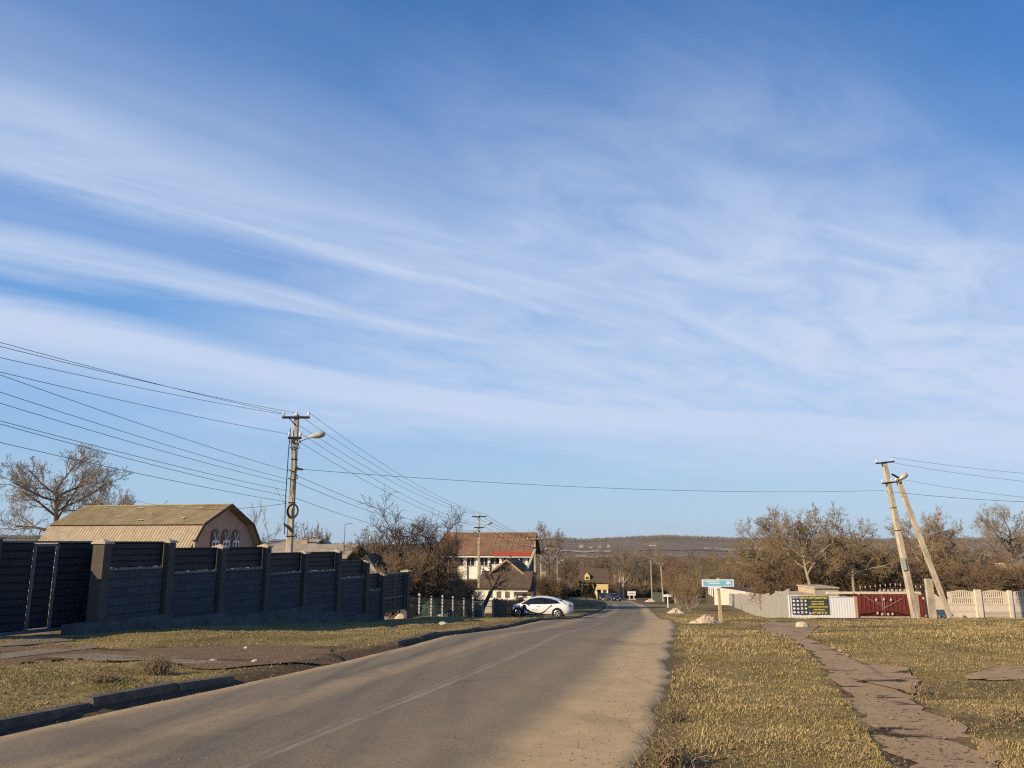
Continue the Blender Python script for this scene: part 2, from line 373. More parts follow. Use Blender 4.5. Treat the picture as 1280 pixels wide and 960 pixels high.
# ------------------------------------------------------------------ road
def make_road_mat():
    m = bpy.data.materials.new('dusty_asphalt'); m.use_nodes = True; nt = m.node_tree; b = nt.nodes['Principled BSDF']
    b.inputs['Specular IOR Level'].default_value = .25
    uv = N(nt, 'ShaderNodeUVMap'); sp = N(nt, 'ShaderNodeSeparateXYZ'); nt.links.new(uv.outputs[0], sp.inputs[0])
    tc = N(nt, 'ShaderNodeTexCoord'); P = tc.outputs['Object']
    u, v = sp.outputs['X'], sp.outputs['Y']
    mp = N(nt, 'ShaderNodeMapping'); mp.inputs['Scale'].default_value = (5, .10, 0); nt.links.new(uv.outputs[0], mp.inputs['Vector'])
    ns = N(nt, 'ShaderNodeTexNoise', Scale=1.5, Detail=5.0, Roughness=.55); nt.links.new(mp.outputs[0], ns.inputs['Vector'])
    nf = N(nt, 'ShaderNodeTexNoise', Scale=38.0, Detail=6.0, Roughness=.85); nt.links.new(P, nf.inputs['Vector'])
    nm = N(nt, 'ShaderNodeTexNoise', Scale=1.3, Detail=7.0, Roughness=.65); nt.links.new(P, nm.inputs['Vector'])
    vo = N(nt, 'ShaderNodeTexVoronoi', Scale=90.0); nt.links.new(P, vo.inputs['Vector'])
    asp = mixc(nt, ramp(nt, nf.outputs['Fac'], [(.36, 0.0), (.64, 1.0)]), (.074, .062, .047), (.205, .172, .128))
    asp = mixc(nt, ramp(nt, vo.outputs['Distance'], [(0.0, .8), (.20, 0.0)]), asp, (.30, .26, .20))
    # wobble of u so the dust bands wander
    uu = math_(nt, 'ADD', u, math_(nt, 'MULTIPLY', math_(nt, 'SUBTRACT', ns.outputs['Fac'], .5), .03))
    uu = math_(nt, 'ADD', uu, math_(nt, 'MULTIPLY', math_(nt, 'SUBTRACT', nm.outputs['Fac'], .5), .05))
    band = ramp(nt, uu, [(0.0, .9), (.035, .7), (.08, .2), (.19, .10), (.255, .42), (.30, .42), (.365, .13), (.50, .12), (.61, .18), (.69, .30), (.75, .22), (.775, .3), (.83, .8), (.875, 1.0)])
    # noise breakup
    dust = math_(nt, 'MULTIPLY', band, math_(nt, 'ADD', .55, math_(nt, 'MULTIPLY', nm.outputs['Fac'], .9)))
    dust = math_(nt, 'ADD', dust, math_(nt, 'MULTIPLY', math_(nt, 'SUBTRACT', nf.outputs['Fac'], .5), math_(nt, 'MULTIPLY', band, .9)))
    cl = N(nt, 'ShaderNodeClamp'); nt.links.new(dust, cl.inputs[0])
    nd = N(nt, 'ShaderNodeTexNoise', Scale=3.5, Detail=9.0, Roughness=.7); nt.links.new(P, nd.inputs['Vector'])
    dc = mixc(nt, ramp(nt, nd.outputs['Fac'], [(.3, 0.0), (.7, 1.0)]), (.40, .28, .145), (.53, .38, .205))
    col = mixc(nt, cl.outputs[0], asp, dc)
    # cracks and repaired patches
    mpc = N(nt, 'ShaderNodeMapping'); mpc.inputs['Scale'].default_value = (.55, .30, 0); nt.links.new(P, mpc.inputs['Vector'])
    nw = N(nt, 'ShaderNodeTexNoise', Scale=2.5, Detail=4.0); nt.links.new(P, nw.inputs['Vector'])
    vv = nt.nodes.new('ShaderNodeVectorMath'); vv.operation = 'MULTIPLY_ADD'; vv.inputs[1].default_value = (.35, .35, 0); nt.links.new(nw.outputs['Color'], vv.inputs[0]); nt.links.new(mpc.outputs[0], vv.inputs[2])
    vc = N(nt, 'ShaderNodeTexVoronoi', Scale=1.0); vc.feature = 'DISTANCE_TO_EDGE'; nt.links.new(vv.outputs[0], vc.inputs['Vector'])
    crk = math_(nt, 'MULTIPLY', ramp(nt, vc.outputs['Distance'], [(.003, .35), (.008, 0.0)]), ramp(nt, nm.outputs['Fac'], [(.52, 0.0), (.60, 1.0)]))
    col = mixc(nt, crk, col, (.045, .036, .026))
    npz = N(nt, 'ShaderNodeTexNoise', Scale=.35, Detail=2.0); nt.links.new(P, npz.inputs['Vector'])
    col = mixc(nt, ramp(nt, npz.outputs['Fac'], [(.60, 0.0), (.625, .22)]), col, (.07, .058, .042))
    # pale worn centre line
    d1 = math_(nt, 'ABSOLUTE', math_(nt, 'SUBTRACT', u, .515)); l1 = ramp(nt, d1, [(.004, .5), (.008, 0.0)])
    d2 = math_(nt, 'ABSOLUTE', math_(nt, 'SUBTRACT', u, .497)); l2 = ramp(nt, d2, [(.003, .28), (.006, 0.0)])
    ln = math_(nt, 'MULTIPLY', math_(nt, 'ADD', l1, l2), ramp(nt, nm.outputs['Fac'], [(.35, .15), (.6, 1.0)]))
    col = mixc(nt, ln, col, (.36, .31, .25))
    # dark damp soil tongues along the outer edge
    nd2 = N(nt, 'ShaderNodeTexNoise', Scale=.8, Detail=4.0, Roughness=.6)
    mp2 = N(nt, 'ShaderNodeMapping'); mp2.inputs['Scale'].default_value = (1.5, 1.7, 0); nt.links.new(P, mp2.inputs['Vector']); nt.links.new(mp2.outputs[0], nd2.inputs['Vector'])
    edge = math_(nt, 'ADD', math_(nt, 'MULTIPLY', math_(nt, 'SUBTRACT', u, 1.0), 8.0), math_(nt, 'MULTIPLY', math_(nt, 'SUBTRACT', nd2.outputs['Fac'], .5), 3.0))
    col = mixc(nt, ramp(nt, edge, [(.10, 0.0), (.45, .6)]), col, (.12, .082, .05))
    nt.links.new(col, b.inputs['Base Color'])
    b.inputs['Roughness'].default_value = .9
    bp = N(nt, 'ShaderNodeBump', Strength=.5, Distance=.008); nt.links.new(nf.outputs['Fac'], bp.inputs['Height']); nt.links.new(bp.outputs[0], b.inputs['Normal'])
    return m
rys = ys[(ys >= -80) & (ys <= 236)]
K = 44; us = np.concatenate([np.linspace(0, .985, K-1), [1.0]])
rv = []; ruv = []
for y in rys:
    a, c = float(xl(y)), float(xr(y))
    rag = (fbm(np.array([y*1.7]), np.array([3.3]), 31)[0]-.5)*.42+(fbm(np.array([y*6]), np.array([1.3]), 32)[0]-.5)*.22
    ragl = (fbm(np.array([y*1.2]), np.array([9.3]), 33)[0]-.5)*.12
    for k, u in enumerate(us):
        x = a+(c-a)*u+ragl*max(0, 1-u*14)+rag*max(0, (u-.86)/.14)
        rv.append((x, y, np.interp(y, YT, ZT)+.006+.05*math.sin(math.pi*u)-(.05 if k == K-1 else 0)-(.02 if k == 0 else 0))); ruv.append((u, y))
rn = len(rys); ri = np.arange(rn*K).reshape(rn, K)
rf = np.stack([ri[:-1,:-1], ri[:-1,1:], ri[1:,1:], ri[1:,:-1]], -1).reshape(-1, 4)
rm = np_mesh('road', rv, rf, 4, make_road_mat(), True)
uvl = rm.uv_layers.new(name='UVMap'); uvl.data.foreach_set('uv', np.asarray(ruv, np.float32)[rf.ravel()].ravel())
struct(link('road', rm))

# ------------------------------------------------------------------ flat sheets
def sheet(name, left, right, mt, lift=.012, rag=.18, seed=0, step=.12, cols=14):
    def resample(L):
        L = [Vector((a, b)) for a, b in L]; d = [0]
        for i in range(1, len(L)): d.append(d[-1]+(L[i]-L[i-1]).length)
        return L, d
    L, dl = resample(left); Rr, dr = resample(right); n = max(8, int(max(dl[-1], dr[-1])/step))
    V = []
    for i in range(n+1):
        t = i/n
        pl = Vector((np.interp(t*dl[-1], dl, [p.x for p in L]), np.interp(t*dl[-1], dl, [p.y for p in L])))
        pr = Vector((np.interp(t*dr[-1], dr, [p.x for p in Rr]), np.interp(t*dr[-1], dr, [p.y for p in Rr])))
        a = (float(fbm(np.array([t*n*step*1.5]), np.array([.5]), seed)[0])-.5)*2*rag; b = (float(fbm(np.array([t*n*step*1.5]), np.array([7.5]), seed+3)[0])-.5)*2*rag
        w = (pr-pl); wl = max(w.length, .01); w = w/wl
        pl = pl+w*a; pr = pr+w*b
        for k in range(cols+1):
            p = pl.lerp(pr, k/cols); V.append((p.x, p.y, 0))
    V = np.array(V); V[:, 2] = ground_z(V[:, 0], V[:, 1])+lift
    I = np.arange((n+1)*(cols+1)).reshape(n+1, cols+1)
    Fc = np.stack([I[:-1,:-1], I[:-1,1:], I[1:,1:], I[1:,:-1]], -1).reshape(-1, 4)
    return struct(link(name, np_mesh(name, V, Fc, 4, mt, True)))
def path_mat(name, base, dark, stretch, thr):
    m = bpy.data.materials.new(name); m.use_nodes = True; nt = m.node_tree; b = nt.nodes['Principled BSDF']
    b.inputs['Roughness'].default_value = .95; b.inputs['Specular IOR Level'].default_value = .1
    tc = N(nt, 'ShaderNodeTexCoord'); P = tc.outputs['Object']
    mp = N(nt, 'ShaderNodeMapping'); mp.inputs['Scale'].default_value = stretch; nt.links.new(P, mp.inputs['Vector'])
    n1 = N(nt, 'ShaderNodeTexNoise', Scale=1.0, Detail=7.0, Roughness=.62); nt.links.new(mp.outputs[0], n1.inputs['Vector'])
    n2 = N(nt, 'ShaderNodeTexNoise', Scale=60.0, Detail=5.0, Roughness=.75); nt.links.new(P, n2.inputs['Vector'])
    c = mixc(nt, ramp(nt, n2.outputs['Fac'], [(.3, 0.0), (.7, 1.0)]), tuple(x*.72 for x in base), tuple(x*1.2 for x in base))
    n3 = N(nt, 'ShaderNodeTexNoise', Scale=2.2, Detail=8.0, Roughness=.7); nt.links.new(P, n3.inputs['Vector'])
    c = mixc(nt, ramp(nt, n3.outputs['Fac'], [(.35, .45), (.62, 0.0)]), c, tuple(x*.5 for x in base))
    c = mixc(nt, ramp(nt, n1.outputs['Fac'], [(thr, 0.0), (thr+.035, 1.0)]), c, dark)
    nt.links.new(c, b.inputs['Base Color'])
    bp = N(nt, 'ShaderNodeBump', Strength=.6, Distance=.01); nt.links.new(n2.outputs['Fac'], bp.inputs['Height']); nt.links.new(bp.outputs[0], b.inputs['Normal'])
    return m
M['path'] = path_mat('broken_asphalt_path', (.40, .28, .165), (.06, .038, .024), (1.0, 1.7, 0), .57)
sheet('footpath', PATHL, PATHR, M['path'], .009, .34, 41)
sheet('side_path', [gp(1205,846), gp(1250,835), gp(1330,833), gp(1420,832)], [gp(1208,849), gp(1250,852), gp(1330,853), gp(1420,858)], M['path'], .018, .1, 47)
sheet('crossing_path', [gp(1062,850), gp(1072,836), gp(1090,830)], [gp(1140,868), gp(1150,853), gp(1130,835)], M['path'], .024, .12, 49, .08)
M['dirtpath'] = path_mat('bare_driveway_earth', (.20, .13, .075), (.08, .05, .03), (.5, .9, 0), .56)
sheet('driveway', [gp(262,846), gp(200,838), gp(100,836), gp(0,846), (-9.5,11.3)], [gp(430,829), gp(400,813), gp(280,813), gp(150,818), (-11.5,15.2)], M['dirtpath'], .02, .2, 51)
def slabpoly(name, poly, th=.05, up=.03):
    b = MB(); n = len(poly); P = [gp(*p) for p in poly]
    zs = [float(ground_z(x, y)) for x, y in P]
    b.add([(x, y, z+up) for (x, y), z in zip(P, zs)]+[(x, y, z-th) for (x, y), z in zip(P, zs)], [tuple(range(n))]+[(i, (i+1) % n, (i+1) % n+n, i+n) for i in range(n)])
    return struct(b.build(name, M['slab']))
slabpoly('driveway_slab', [(0,825),(60,819),(118,814),(122,817),(62,825),(0,833)])
slabpoly('driveway_slab', [(0,803),(40,804),(95,807),(40,814),(0,817)])
slabpoly('pavement_slab', [(62,829),(120,825),(190,831),(262,834),(296,837),(250,838),(170,835),(90,832)])

# kerbs (left of the road)
def kerb(pxs, hgt, w, name, seed):
    q = random.Random(seed); pts = [Vector((*p, 0)) for p in pxs]; b = MB()
    for i in range(len(pts)-1):
        a, c = pts[i], pts[i+1]; d = (c-a).normalized(); s_ = Vector((-d.y, d.x, 0))
        L = (c-a).length; n = max(1, round(L/1.15))
        for k in range(n):
            p0 = a+d*(L*k/n+.008); p1 = a+d*(L*(k+1)/n-.008); j = q.uniform(-.018, .018); hh = hgt+q.uniform(-.02, .015); tl = q.uniform(-.02, .02)
            g0 = h(p0.y); g1 = h(p1.y); o = s_*j; bz = .02
            A = [p0+o+Vector((0,0,g0-.06)), p1+o+Vector((0,0,g1-.06)), p1+o+s_*w+Vector((0,0,g1-.06)), p0+o+s_*w+Vector((0,0,g0-.06))]
            m1 = [p0+o+Vector((0,0,g0+hh-.025)), p1+o+Vector((0,0,g1+hh-.025+tl)), p1+o+s_*w+Vector((0,0,g1+hh-.01+tl)), p0+o+s_*w+Vector((0,0,g0+hh-.01))]
            t = [p0+o+s_*.022+Vector((0,0,g0+hh)), p1+o+s_*.022+Vector((0,0,g1+hh+tl)), p1+o+s_*(w-.01)+Vector((0,0,g1+hh+tl)), p0+o+s_*(w-.01)+Vector((0,0,g0+hh))]
            b.add(A+m1+t, [(0,1,5,4),(1,2,6,5),(2,3,7,6),(3,0,4,7),(4,5,9,8),(5,6,10,9),(6,7,11,10),(7,4,8,11),(8,9,10,11)])
    return struct(b.build(name, M['kerb']))
kerb([(-6.5,1.5),(-5.3,5.4)]+[gp(*p) for p in [(0,917),(115,890),(222,868),(292,855)]], .125, .17, 'kerb', 1)
kerb([(xl(y)-.05, y) for y in (15.6,18,21,24,27.4,31,34,40,48,55,62,71,80,90,105,127)], .09, .16, 'kerb', 2)

# ------------------------------------------------------------------ camera, sun, sky
cam = bpy.data.cameras.new('camera'); co = bpy.data.objects.new('camera', cam); COL.objects.link(co)
co.location = (0, 0, EZ); co.rotation_euler = (R(90)+PITCH, 0, 0)
cam.sensor_fit = 'HORIZONTAL'; cam.sensor_width = 36; cam.lens = 36*F/1280; cam.clip_start = .05; cam.clip_end = 20000
S.camera = co
PHI, ELEV = R(30), R(25)
SUN = Vector((math.cos(PHI)*math.cos(ELEV), math.sin(PHI)*math.cos(ELEV), -math.sin(ELEV)))
sl = bpy.data.lights.new('sun', 'SUN'); sl.energy = 5.0; sl.angle = R(.5); sl.color = (1.0, .80, .53)
so_ = bpy.data.objects.new('sun', sl); COL.objects.link(so_); so_.rotation_euler = SUN.to_track_quat('-Z', 'Y').to_euler(); so_.location = (-20, -16, 30)
W = bpy.data.worlds.new('World'); S.world = W; W.use_nodes = True
nt = W.node_tree; bg = nt.nodes['Background']
sky = nt.nodes.new('ShaderNodeTexSky'); sky.sky_type = 'NISHITA'; sky.sun_disc = False
sky.sun_elevation = ELEV; sky.sun_rotation = R(240); sky.air_density = 1.0; sky.dust_density = .6; sky.ozone_density = 2.0
tc = N(nt, 'ShaderNodeTexCoord'); D = tc.outputs['Generated']
sp = N(nt, 'ShaderNodeSeparateXYZ'); nt.links.new(D, sp.inputs[0])
zc = math_(nt, 'ADD', math_(nt, 'MAXIMUM', sp.outputs['Z'], 0.0), .10)
px_ = math_(nt, 'DIVIDE', sp.outputs['X'], zc); py_ = math_(nt, 'DIVIDE', sp.outputs['Y'], zc)
TH = R(55); ct, st = math.cos(TH), math.sin(TH)
q_ = math_(nt, 'SUBTRACT', math_(nt, 'MULTIPLY', px_, ct), math_(nt, 'MULTIPLY', py_, st))
r_ = math_(nt, 'ADD', math_(nt, 'MULTIPLY', px_, st), math_(nt, 'MULTIPLY', py_, ct))
def noise_qr(sq, sr, scale, detail, rough, seed, dist=0.0):
    c = N(nt, 'ShaderNodeCombineXYZ'); c.inputs['Z'].default_value = seed
    nt.links.new(math_(nt, 'MULTIPLY', q_, sq), c.inputs['X']); nt.links.new(math_(nt, 'MULTIPLY', r_, sr), c.inputs['Y'])
    n = N(nt, 'ShaderNodeTexNoise', Scale=scale, Detail=detail, Roughness=rough, Distortion=dist); nt.links.new(c.outputs[0], n.inputs['Vector'])
    return n.outputs['Fac']
nA = noise_qr(1.0, .45, 1.6, 3, .5, 2.3); nB = noise_qr(3.2, .55, 1.5, 7, .62, 5.1, .6); nC = noise_qr(1.0, .5, 1.3, 6, .55, 8.2, .3); nD = noise_qr(1.7, .9, 2.4, 9, .62, 3.7, .5)
qd = math_(nt, 'ADD', q_, math_(nt, 'ADD', math_(nt, 'MULTIPLY', math_(nt, 'SUBTRACT', nA, .5), .42), math_(nt, 'MULTIPLY', math_(nt, 'SUBTRACT', nB, .5), .26)))
qn = math_(nt, 'DIVIDE', math_(nt, 'ADD', qd, 4.6), 4.6)      # -4.6..0 -> 0..1
def Q(v): return (v+4.6)/4.6
qv = math_(nt, 'DIVIDE', math_(nt, 'ADD', math_(nt, 'SUBTRACT', qd, math_(nt, 'MULTIPLY', math_(nt, 'SUBTRACT', r_, .6), .35)), 4.6), 4.6)
dens = ramp(nt, qn, [(Q(-4.5), .0), (Q(-2.76), .05), (Q(-2.56), .05), (Q(-2.44), .66), (Q(-2.30), .70), (Q(-2.18), .22), (Q(-2.04), .20), (Q(-1.86), .72), (Q(-1.68), .76), (Q(-1.50), .40), (Q(-1.3), .12), (Q(-.95), .0)])
veil = math_(nt, 'MULTIPLY', ramp(nt, math_(nt, 'DIVIDE', r_, 4.0), [(.08, 0.0), (.28, .60), (.55, .78), (1.0, 1.0)]), ramp(nt, qv, [(Q(-4.5), .6), (Q(-3.9), 1.0), (Q(-1.55), .95), (Q(-1.12), .55), (Q(-.92), .22), (Q(-.72), .0)]))
veil = math_(nt, 'MULTIPLY', veil, math_(nt, 'MULTIPLY', ramp(nt, nC, [(.30, .72), (.60, 1.2)]), ramp(nt, nD, [(.32, .72), (.62, 1.2)])))
den = math_(nt, 'MAXIMUM', math_(nt, 'MULTIPLY', dens, ramp(nt, nB, [(.28, .70), (.62, 1.25)])), veil)
den = math_(nt, 'ADD', den, math_(nt, 'ADD', math_(nt, 'MULTIPLY', math_(nt, 'SUBTRACT', nB, .5), .10), math_(nt, 'MULTIPLY', math_(nt, 'SUBTRACT', nD, .5), .10)))
zn = math_(nt, 'ADD', sp.outputs['Z'], math_(nt, 'ADD', math_(nt, 'MULTIPLY', sp.outputs['X'], .115), math_(nt, 'ADD', math_(nt, 'MULTIPLY', math_(nt, 'SUBTRACT', nB, .5), .030), math_(nt, 'MULTIPLY', math_(nt, 'SUBTRACT', nA, .5), .035))))
lowband = math_(nt, 'MULTIPLY', ramp(nt, math_(nt, 'MULTIPLY', zn, 2.0), [(.10, .0), (.20, .14), (.28, .58), (.325, .95), (.37, .92), (.415, .0)]), ramp(nt, nC, [(.25, .88), (.6, 1.1)]))
# clear strip of air near the horizon
den = math_(nt, 'MULTIPLY', den, ramp(nt, sp.outputs['Z'], [(.02, .0), (.09, .16), (.15, .85), (.20, 1.0)]))
den = math_(nt, 'MAXIMUM', den, lowband)
cl = N(nt, 'ShaderNodeClamp'); nt.links.new(den, cl.inputs[0])
hs_ = N(nt, 'ShaderNodeHueSaturation'); hs_.inputs['Saturation'].default_value = 1.22; hs_.inputs['Hue'].default_value = .505; hs_.inputs['Value'].default_value = 1.4
nt.links.new(sky.outputs[0], hs_.inputs['Color'])
grad = ramp(nt, sp.outputs['Z'], [(0.0, (.37, .545, .745)), (.08, (.335, .52, .75)), (.18, (.20, .43, .77)), (.34, (.098, .285, .66)), (.60, (.050, .172, .465)), (1.0, (.03, .11, .33))])
vm = nt.nodes.new('ShaderNodeVectorMath'); vm.operation = 'SCALE'; vm.inputs['Scale'].default_value = 7.7; nt.links.new(grad, vm.inputs[0])
clear = mixc(nt, .88, hs_.outputs[0], vm.outputs[0])
skc = mixc(nt, math_(nt, 'MULTIPLY', cl.outputs[0], .95), clear, (4.4, 5.2, 6.7))
nt.links.new(skc, bg.inputs['Color']); bg.inputs['Strength'].default_value = .1
S.view_settings.view_transform = 'Standard'; S.view_settings.look = 'None'; S.view_settings.exposure = 0.4; S.view_settings.gamma = 1
S.view_settings.use_curve_mapping = False
S.cycles.max_bounces = 6; S.cycles.diffuse_bounces = 3; S.cycles.transparent_max_bounces = 8; S.cycles.use_denoising = False; S.cycles.sample_clamp_indirect = 1.5; S.cycles.sample_clamp_direct = 0; S.cycles.filter_width = 1.2
S.render.film_transparent = False

# ------------------------------------------------------------------ block wall with metal infill (left)
ORG = Vector((-9.4, 17.8, 0)); RZ = math.atan2(U.y, U.x)
def wl(t, n=0): return ORG+U*t+NV*n                    # point t along the wall, n towards the road
def wz(px, py, t): return at(px, py, wl(t).y).z
TT = [.2, 2.3, 4.4, 6.54, 8.72, 10.95, 13.16, 14.58]
CAPY = [671, 670, 677.5, 676.5, 685, 683.5, 697, 713]
PXS = [135, 216, 281, 336, 383, 424, 459, 480]
PT = [678.5, 686, 685, 692, 691, 702, 718]; PLX = [170, 245, 305, 360, 403, 440, 470]
LG = [709, 713.5, 710, 715, 713, 721, 737]
ws = thing('block_wall', 'dark painted concrete block wall with siding panels stepping downhill beside the road', 'wall', ORG, RZ)
def ribbed(b, x0, x1, z0, z1, y, pitch=.14, d=.018):
    z = z0; n = max(1, int((z1-z0)/pitch)); p = (z1-z0)/n
    for i in range(n):
        za = z0+i*p
        pr = [(za, y), (za+p*.12, y-d), (za+p*.82, y-d), (za+p*.94, y)]
        vs = []
        for xx in (x0, x1):
            vs += [(xx, yy, zz) for zz, yy in pr]
        b.add(vs, [(0,1,5,4),(1,2,6,5),(2,3,7,6)])
    b.box(x0, x1, y+.002, y+.02, z0, z1)
for i, t in enumerate(TT):
    zt = wz(PXS[i], CAPY[i]+4, t); zb = h(wl(t).y)-.4; w = .108
    b = MB(); b.box(t-w, t+w, -.19, .12, zb, zt-.09)
    for k in range(int((zt-.09-zb)/.2)):                 # mortar lines: shallow grooves as thin proud courses
        b.box(t-w-.004, t+w+.004, -.194, .124, zb+k*.2+.012, zb+k*.2+.19)
    p = b.build('pier', M['piersh'], ws)
    c = MB(); c.box(t-w-.035, t+w+.035, -.225, .16, zt-.088, zt-.045)
    c.add([(t-w-.035,-.225,zt-.045),(t+w+.035,-.225,zt-.045),(t+w+.035,.16,zt-.045),(t-w-.035,.16,zt-.045),(t,-.02,zt+.03)], [(0,1,4),(1,2,4),(2,3,4),(3,0,4)])
    c.build('cap', M['capstone'], p)
q = random.Random(3)
for i in range(7):
    t0, t1 = TT[i]+.175, TT[i+1]-.175; tm = (t0+t1)/2
    zt = wz(PLX[i], PT[i], tm); zl = wz(PLX[i], LG[i], tm); zb = h(wl(t1).y)-.5
    b = MB(); b.box(t0, t1, -.10, .10, zb, zl-.05)
    b.build('block_panel', M['block'], ws)
    b = MB(); n = 26
    for k in range(n):                                   # lumpy mortar bed on top of the blocks
        xa, xb = t0+(t1-t0)*k/n, t0+(t1-t0)*(k+1)/n; zz = zl+q.uniform(-.025, .02)
        b.box(xa, xb, -.13+q.uniform(0, .03), .10, zl-.05, zz)
    b.build('mortar_ledge', M['mortarledge'], ws)
    b = MB(); ribbed(b, t0, t1, zl+.01, zt, -.02); b.build('siding_panel', M['navy'], ws)
    b = MB(); b.box(t0, t1, -.06, .03, zt, zt+.035); b.box(t0, t0+.05, -.06, .03, zl+.02, zt); b.box(t1-.05, t1, -.06, .03, zl+.02, zt)
    b.build('panel_frame', M['navy'], ws)
# stepped footing courses
b = MB()
for ta, tb, ya, px in ((-.55, 2.45, 772, 200), (2.45, 4.5, 768, 275), (4.5, 6.6, 766, 310), (6.6, 8.9, 762, 370), (8.9, 11.1, 765, 400), (11.1, 13.3, 768, 440), (13.3, 14.6, 775, 470)):
    zt = wz(px, ya, (ta+tb)/2)-.02; b.box(ta, tb, -.24 if ta < 11 else -.2, .12, h(wl(tb).y)-.6, zt)
b.box(-.55, 9.6, -.30, -.235, h(wl(9.6).y)-.6, wz(200, 783, 2)-.45*.0)
b.build('footing', M['footing'], ws)

# double gate at the far end of the wall
g = thing('metal_gate', 'dark two leaf metal gate at the downhill end of the block wall', 'gate', wl(14.58), RZ)
zt = wz(492, 717, 15.7); zb = wz(492, 764, 15.7)
b = MB(); ribbed(b, .2, 1.25, zb, zt, -.02); b.build('gate_leaf', M['navy'], g)
b = MB(); ribbed(b, 1.30, 2.30, zb, zt, -.02); b.build('gate_leaf', M['navy'], g)
b = MB()
for x0 in (.2, 1.27, 2.30): b.box(x0-.025, x0+.025, -.06, .03, zb, zt+.03)
for zz in (zb, (zb*1.25+zt*.75)/2, zt): b.box(.2, 2.3, -.065, -.035, zz-.02, zz+.02)
b.build('gate_frame', M['navyframe'], g)
zp = wz(508, 713, 17); b = MB(); b.box(2.33, 2.62, -.16, .14, h(wl(17).y)-.4, zp-.06); pp = b.build('gate_post', M['piersh'], g)
c = MB(); c.box(2.29, 2.66, -.2, .18, zp-.06, zp-.02); c.add([(2.29,-.2,zp-.02),(2.66,-.2,zp-.02),(2.66,.18,zp-.02),(2.29,.18,zp-.02),(2.475,-.01,zp+.04)], [(0,1,4),(1,2,4),(2,3,4),(3,0,4)]); c.build('cap', M['capstone'], pp)
for k, (t, n, s, lab) in enumerate(((15.3, -.1, .2, 'pale limestone boulder under the left leaf of the end gate'), (16.5, .05, .26, 'larger pale limestone boulder under the right leaf of the end gate'))):
    p = wl(t, n); b = MB(); b.blob((0,0,s*.35), (s*.9, s*.6, s*.75), 5+k, 2, .16)
    o = b.build('boulder', M['stone']); o.location = (p.x, p.y, h(p.y)); tag(o, lab, 'boulder')

# sliding gate near the left edge, set back from the wall
ga = at(-2, 700, 16.9); gb_ = at(119, 700, 18.75); gdir = Vector((gb_.x-ga.x, gb_.y-ga.y, 0)); GL = gdir.length; gdir.normalize()
g = thing('sliding_gate', 'dark navy sliding driveway gate with wicket door and grey frame', 'gate', (gb_.x, gb_.y, 0), math.atan2(gdir.y, gdir.x))
zt = at(60, 678.5, 17.9).z; zb = at(60, 785.5, 17.9).z
X0 = -5.6; xa, xb = -GL*.745, -GL*.50
xd = [ -1.06, -.56 ]
def tpx(px):                                             # along-gate coordinate for a pixel column
    dx, _ = ray(px, 730); s_ = (ga.x-dx*ga.y)/(dx*gdir.y-gdir.x); return s_-GL
d0, d1 = tpx(38), tpx(66)
b = MB(); ribbed(b, X0, d0-.03, zb, zt, 0, .16); b.build('siding_panel', M['navy'], g)
b = MB(); ribbed(b, d1+.03, 0, zb, zt, 0, .16); b.build('siding_panel', M['navy'], g)
dd = link('wicket_door', None, g)
dd.name = 'wicket_door'
bpy.data.objects.remove(dd)
b = MB(); ribbed(b, d0+.03, d1-.03, zb+.02, zt-.06, .005, .16); wd = b.build('wicket_door', M['navy'], g)
b = MB(); b.box(d0-.03, d0+.03, -.05, -.02, zb, zt-.02); b.box(d1-.03, d1+.03, -.05, -.02, zb, zt-.02); b.box(d0, d1, -.05, -.02, zt-.08, zt-.02)
b.build('door_frame', M['navyframe'], wd)
b = MB(); b.box(X0, 0, -.06, .05, zb-.07, zb); b.box(X0, 0, -.06, .05, zt, zt+.04); b.build('gate_frame', M['navyframe'], g)
b = MB(); b.box(.02, .10, -.05, .05, h(18.7)-.3, zt+.03); b.build('gate_post', M['navy'], g)
pq = at(-3, 700, 16.75)
b = MB(); b.box(-.17, .17, -.17, .17, -.4, zt+.08-h(16.7)); o = thing('gate_pier', 'dark square pier at the left edge in front of the sliding gate', 'pier', (pq.x-.16, pq.y-.1, h(16.7)), RZ)
b.build('shaft', M['piersh'], o); c = MB(); zz = zt+.08-h(16.7); c.box(-.22, .22, -.22, .22, zz, zz+.05); c.add([(-.22,-.22,zz+.05),(.22,-.22,zz+.05),(.22,.22,zz+.05),(-.22,.22,zz+.05),(0,0,zz+.12)], [(0,1,4),(1,2,4),(2,3,4),(3,0,4)]); c.build('cap', M['capstone'], o)

# ------------------------------------------------------------------ barn with gambrel roof
TB = R(13); gd = Vector((math.sin(TB), math.cos(TB), 0)); rd = Vector((-math.cos(TB), math.sin(TB), 0))   # gable direction, ridge direction
B0 = Vector((-18.7, 44.0, 0)); HW = 4.6
bn = thing('barn', 'tan barn with gambrel corrugated roof and three arched gable windows behind the wall', 'barn', B0, math.atan2(gd.y, gd.x))
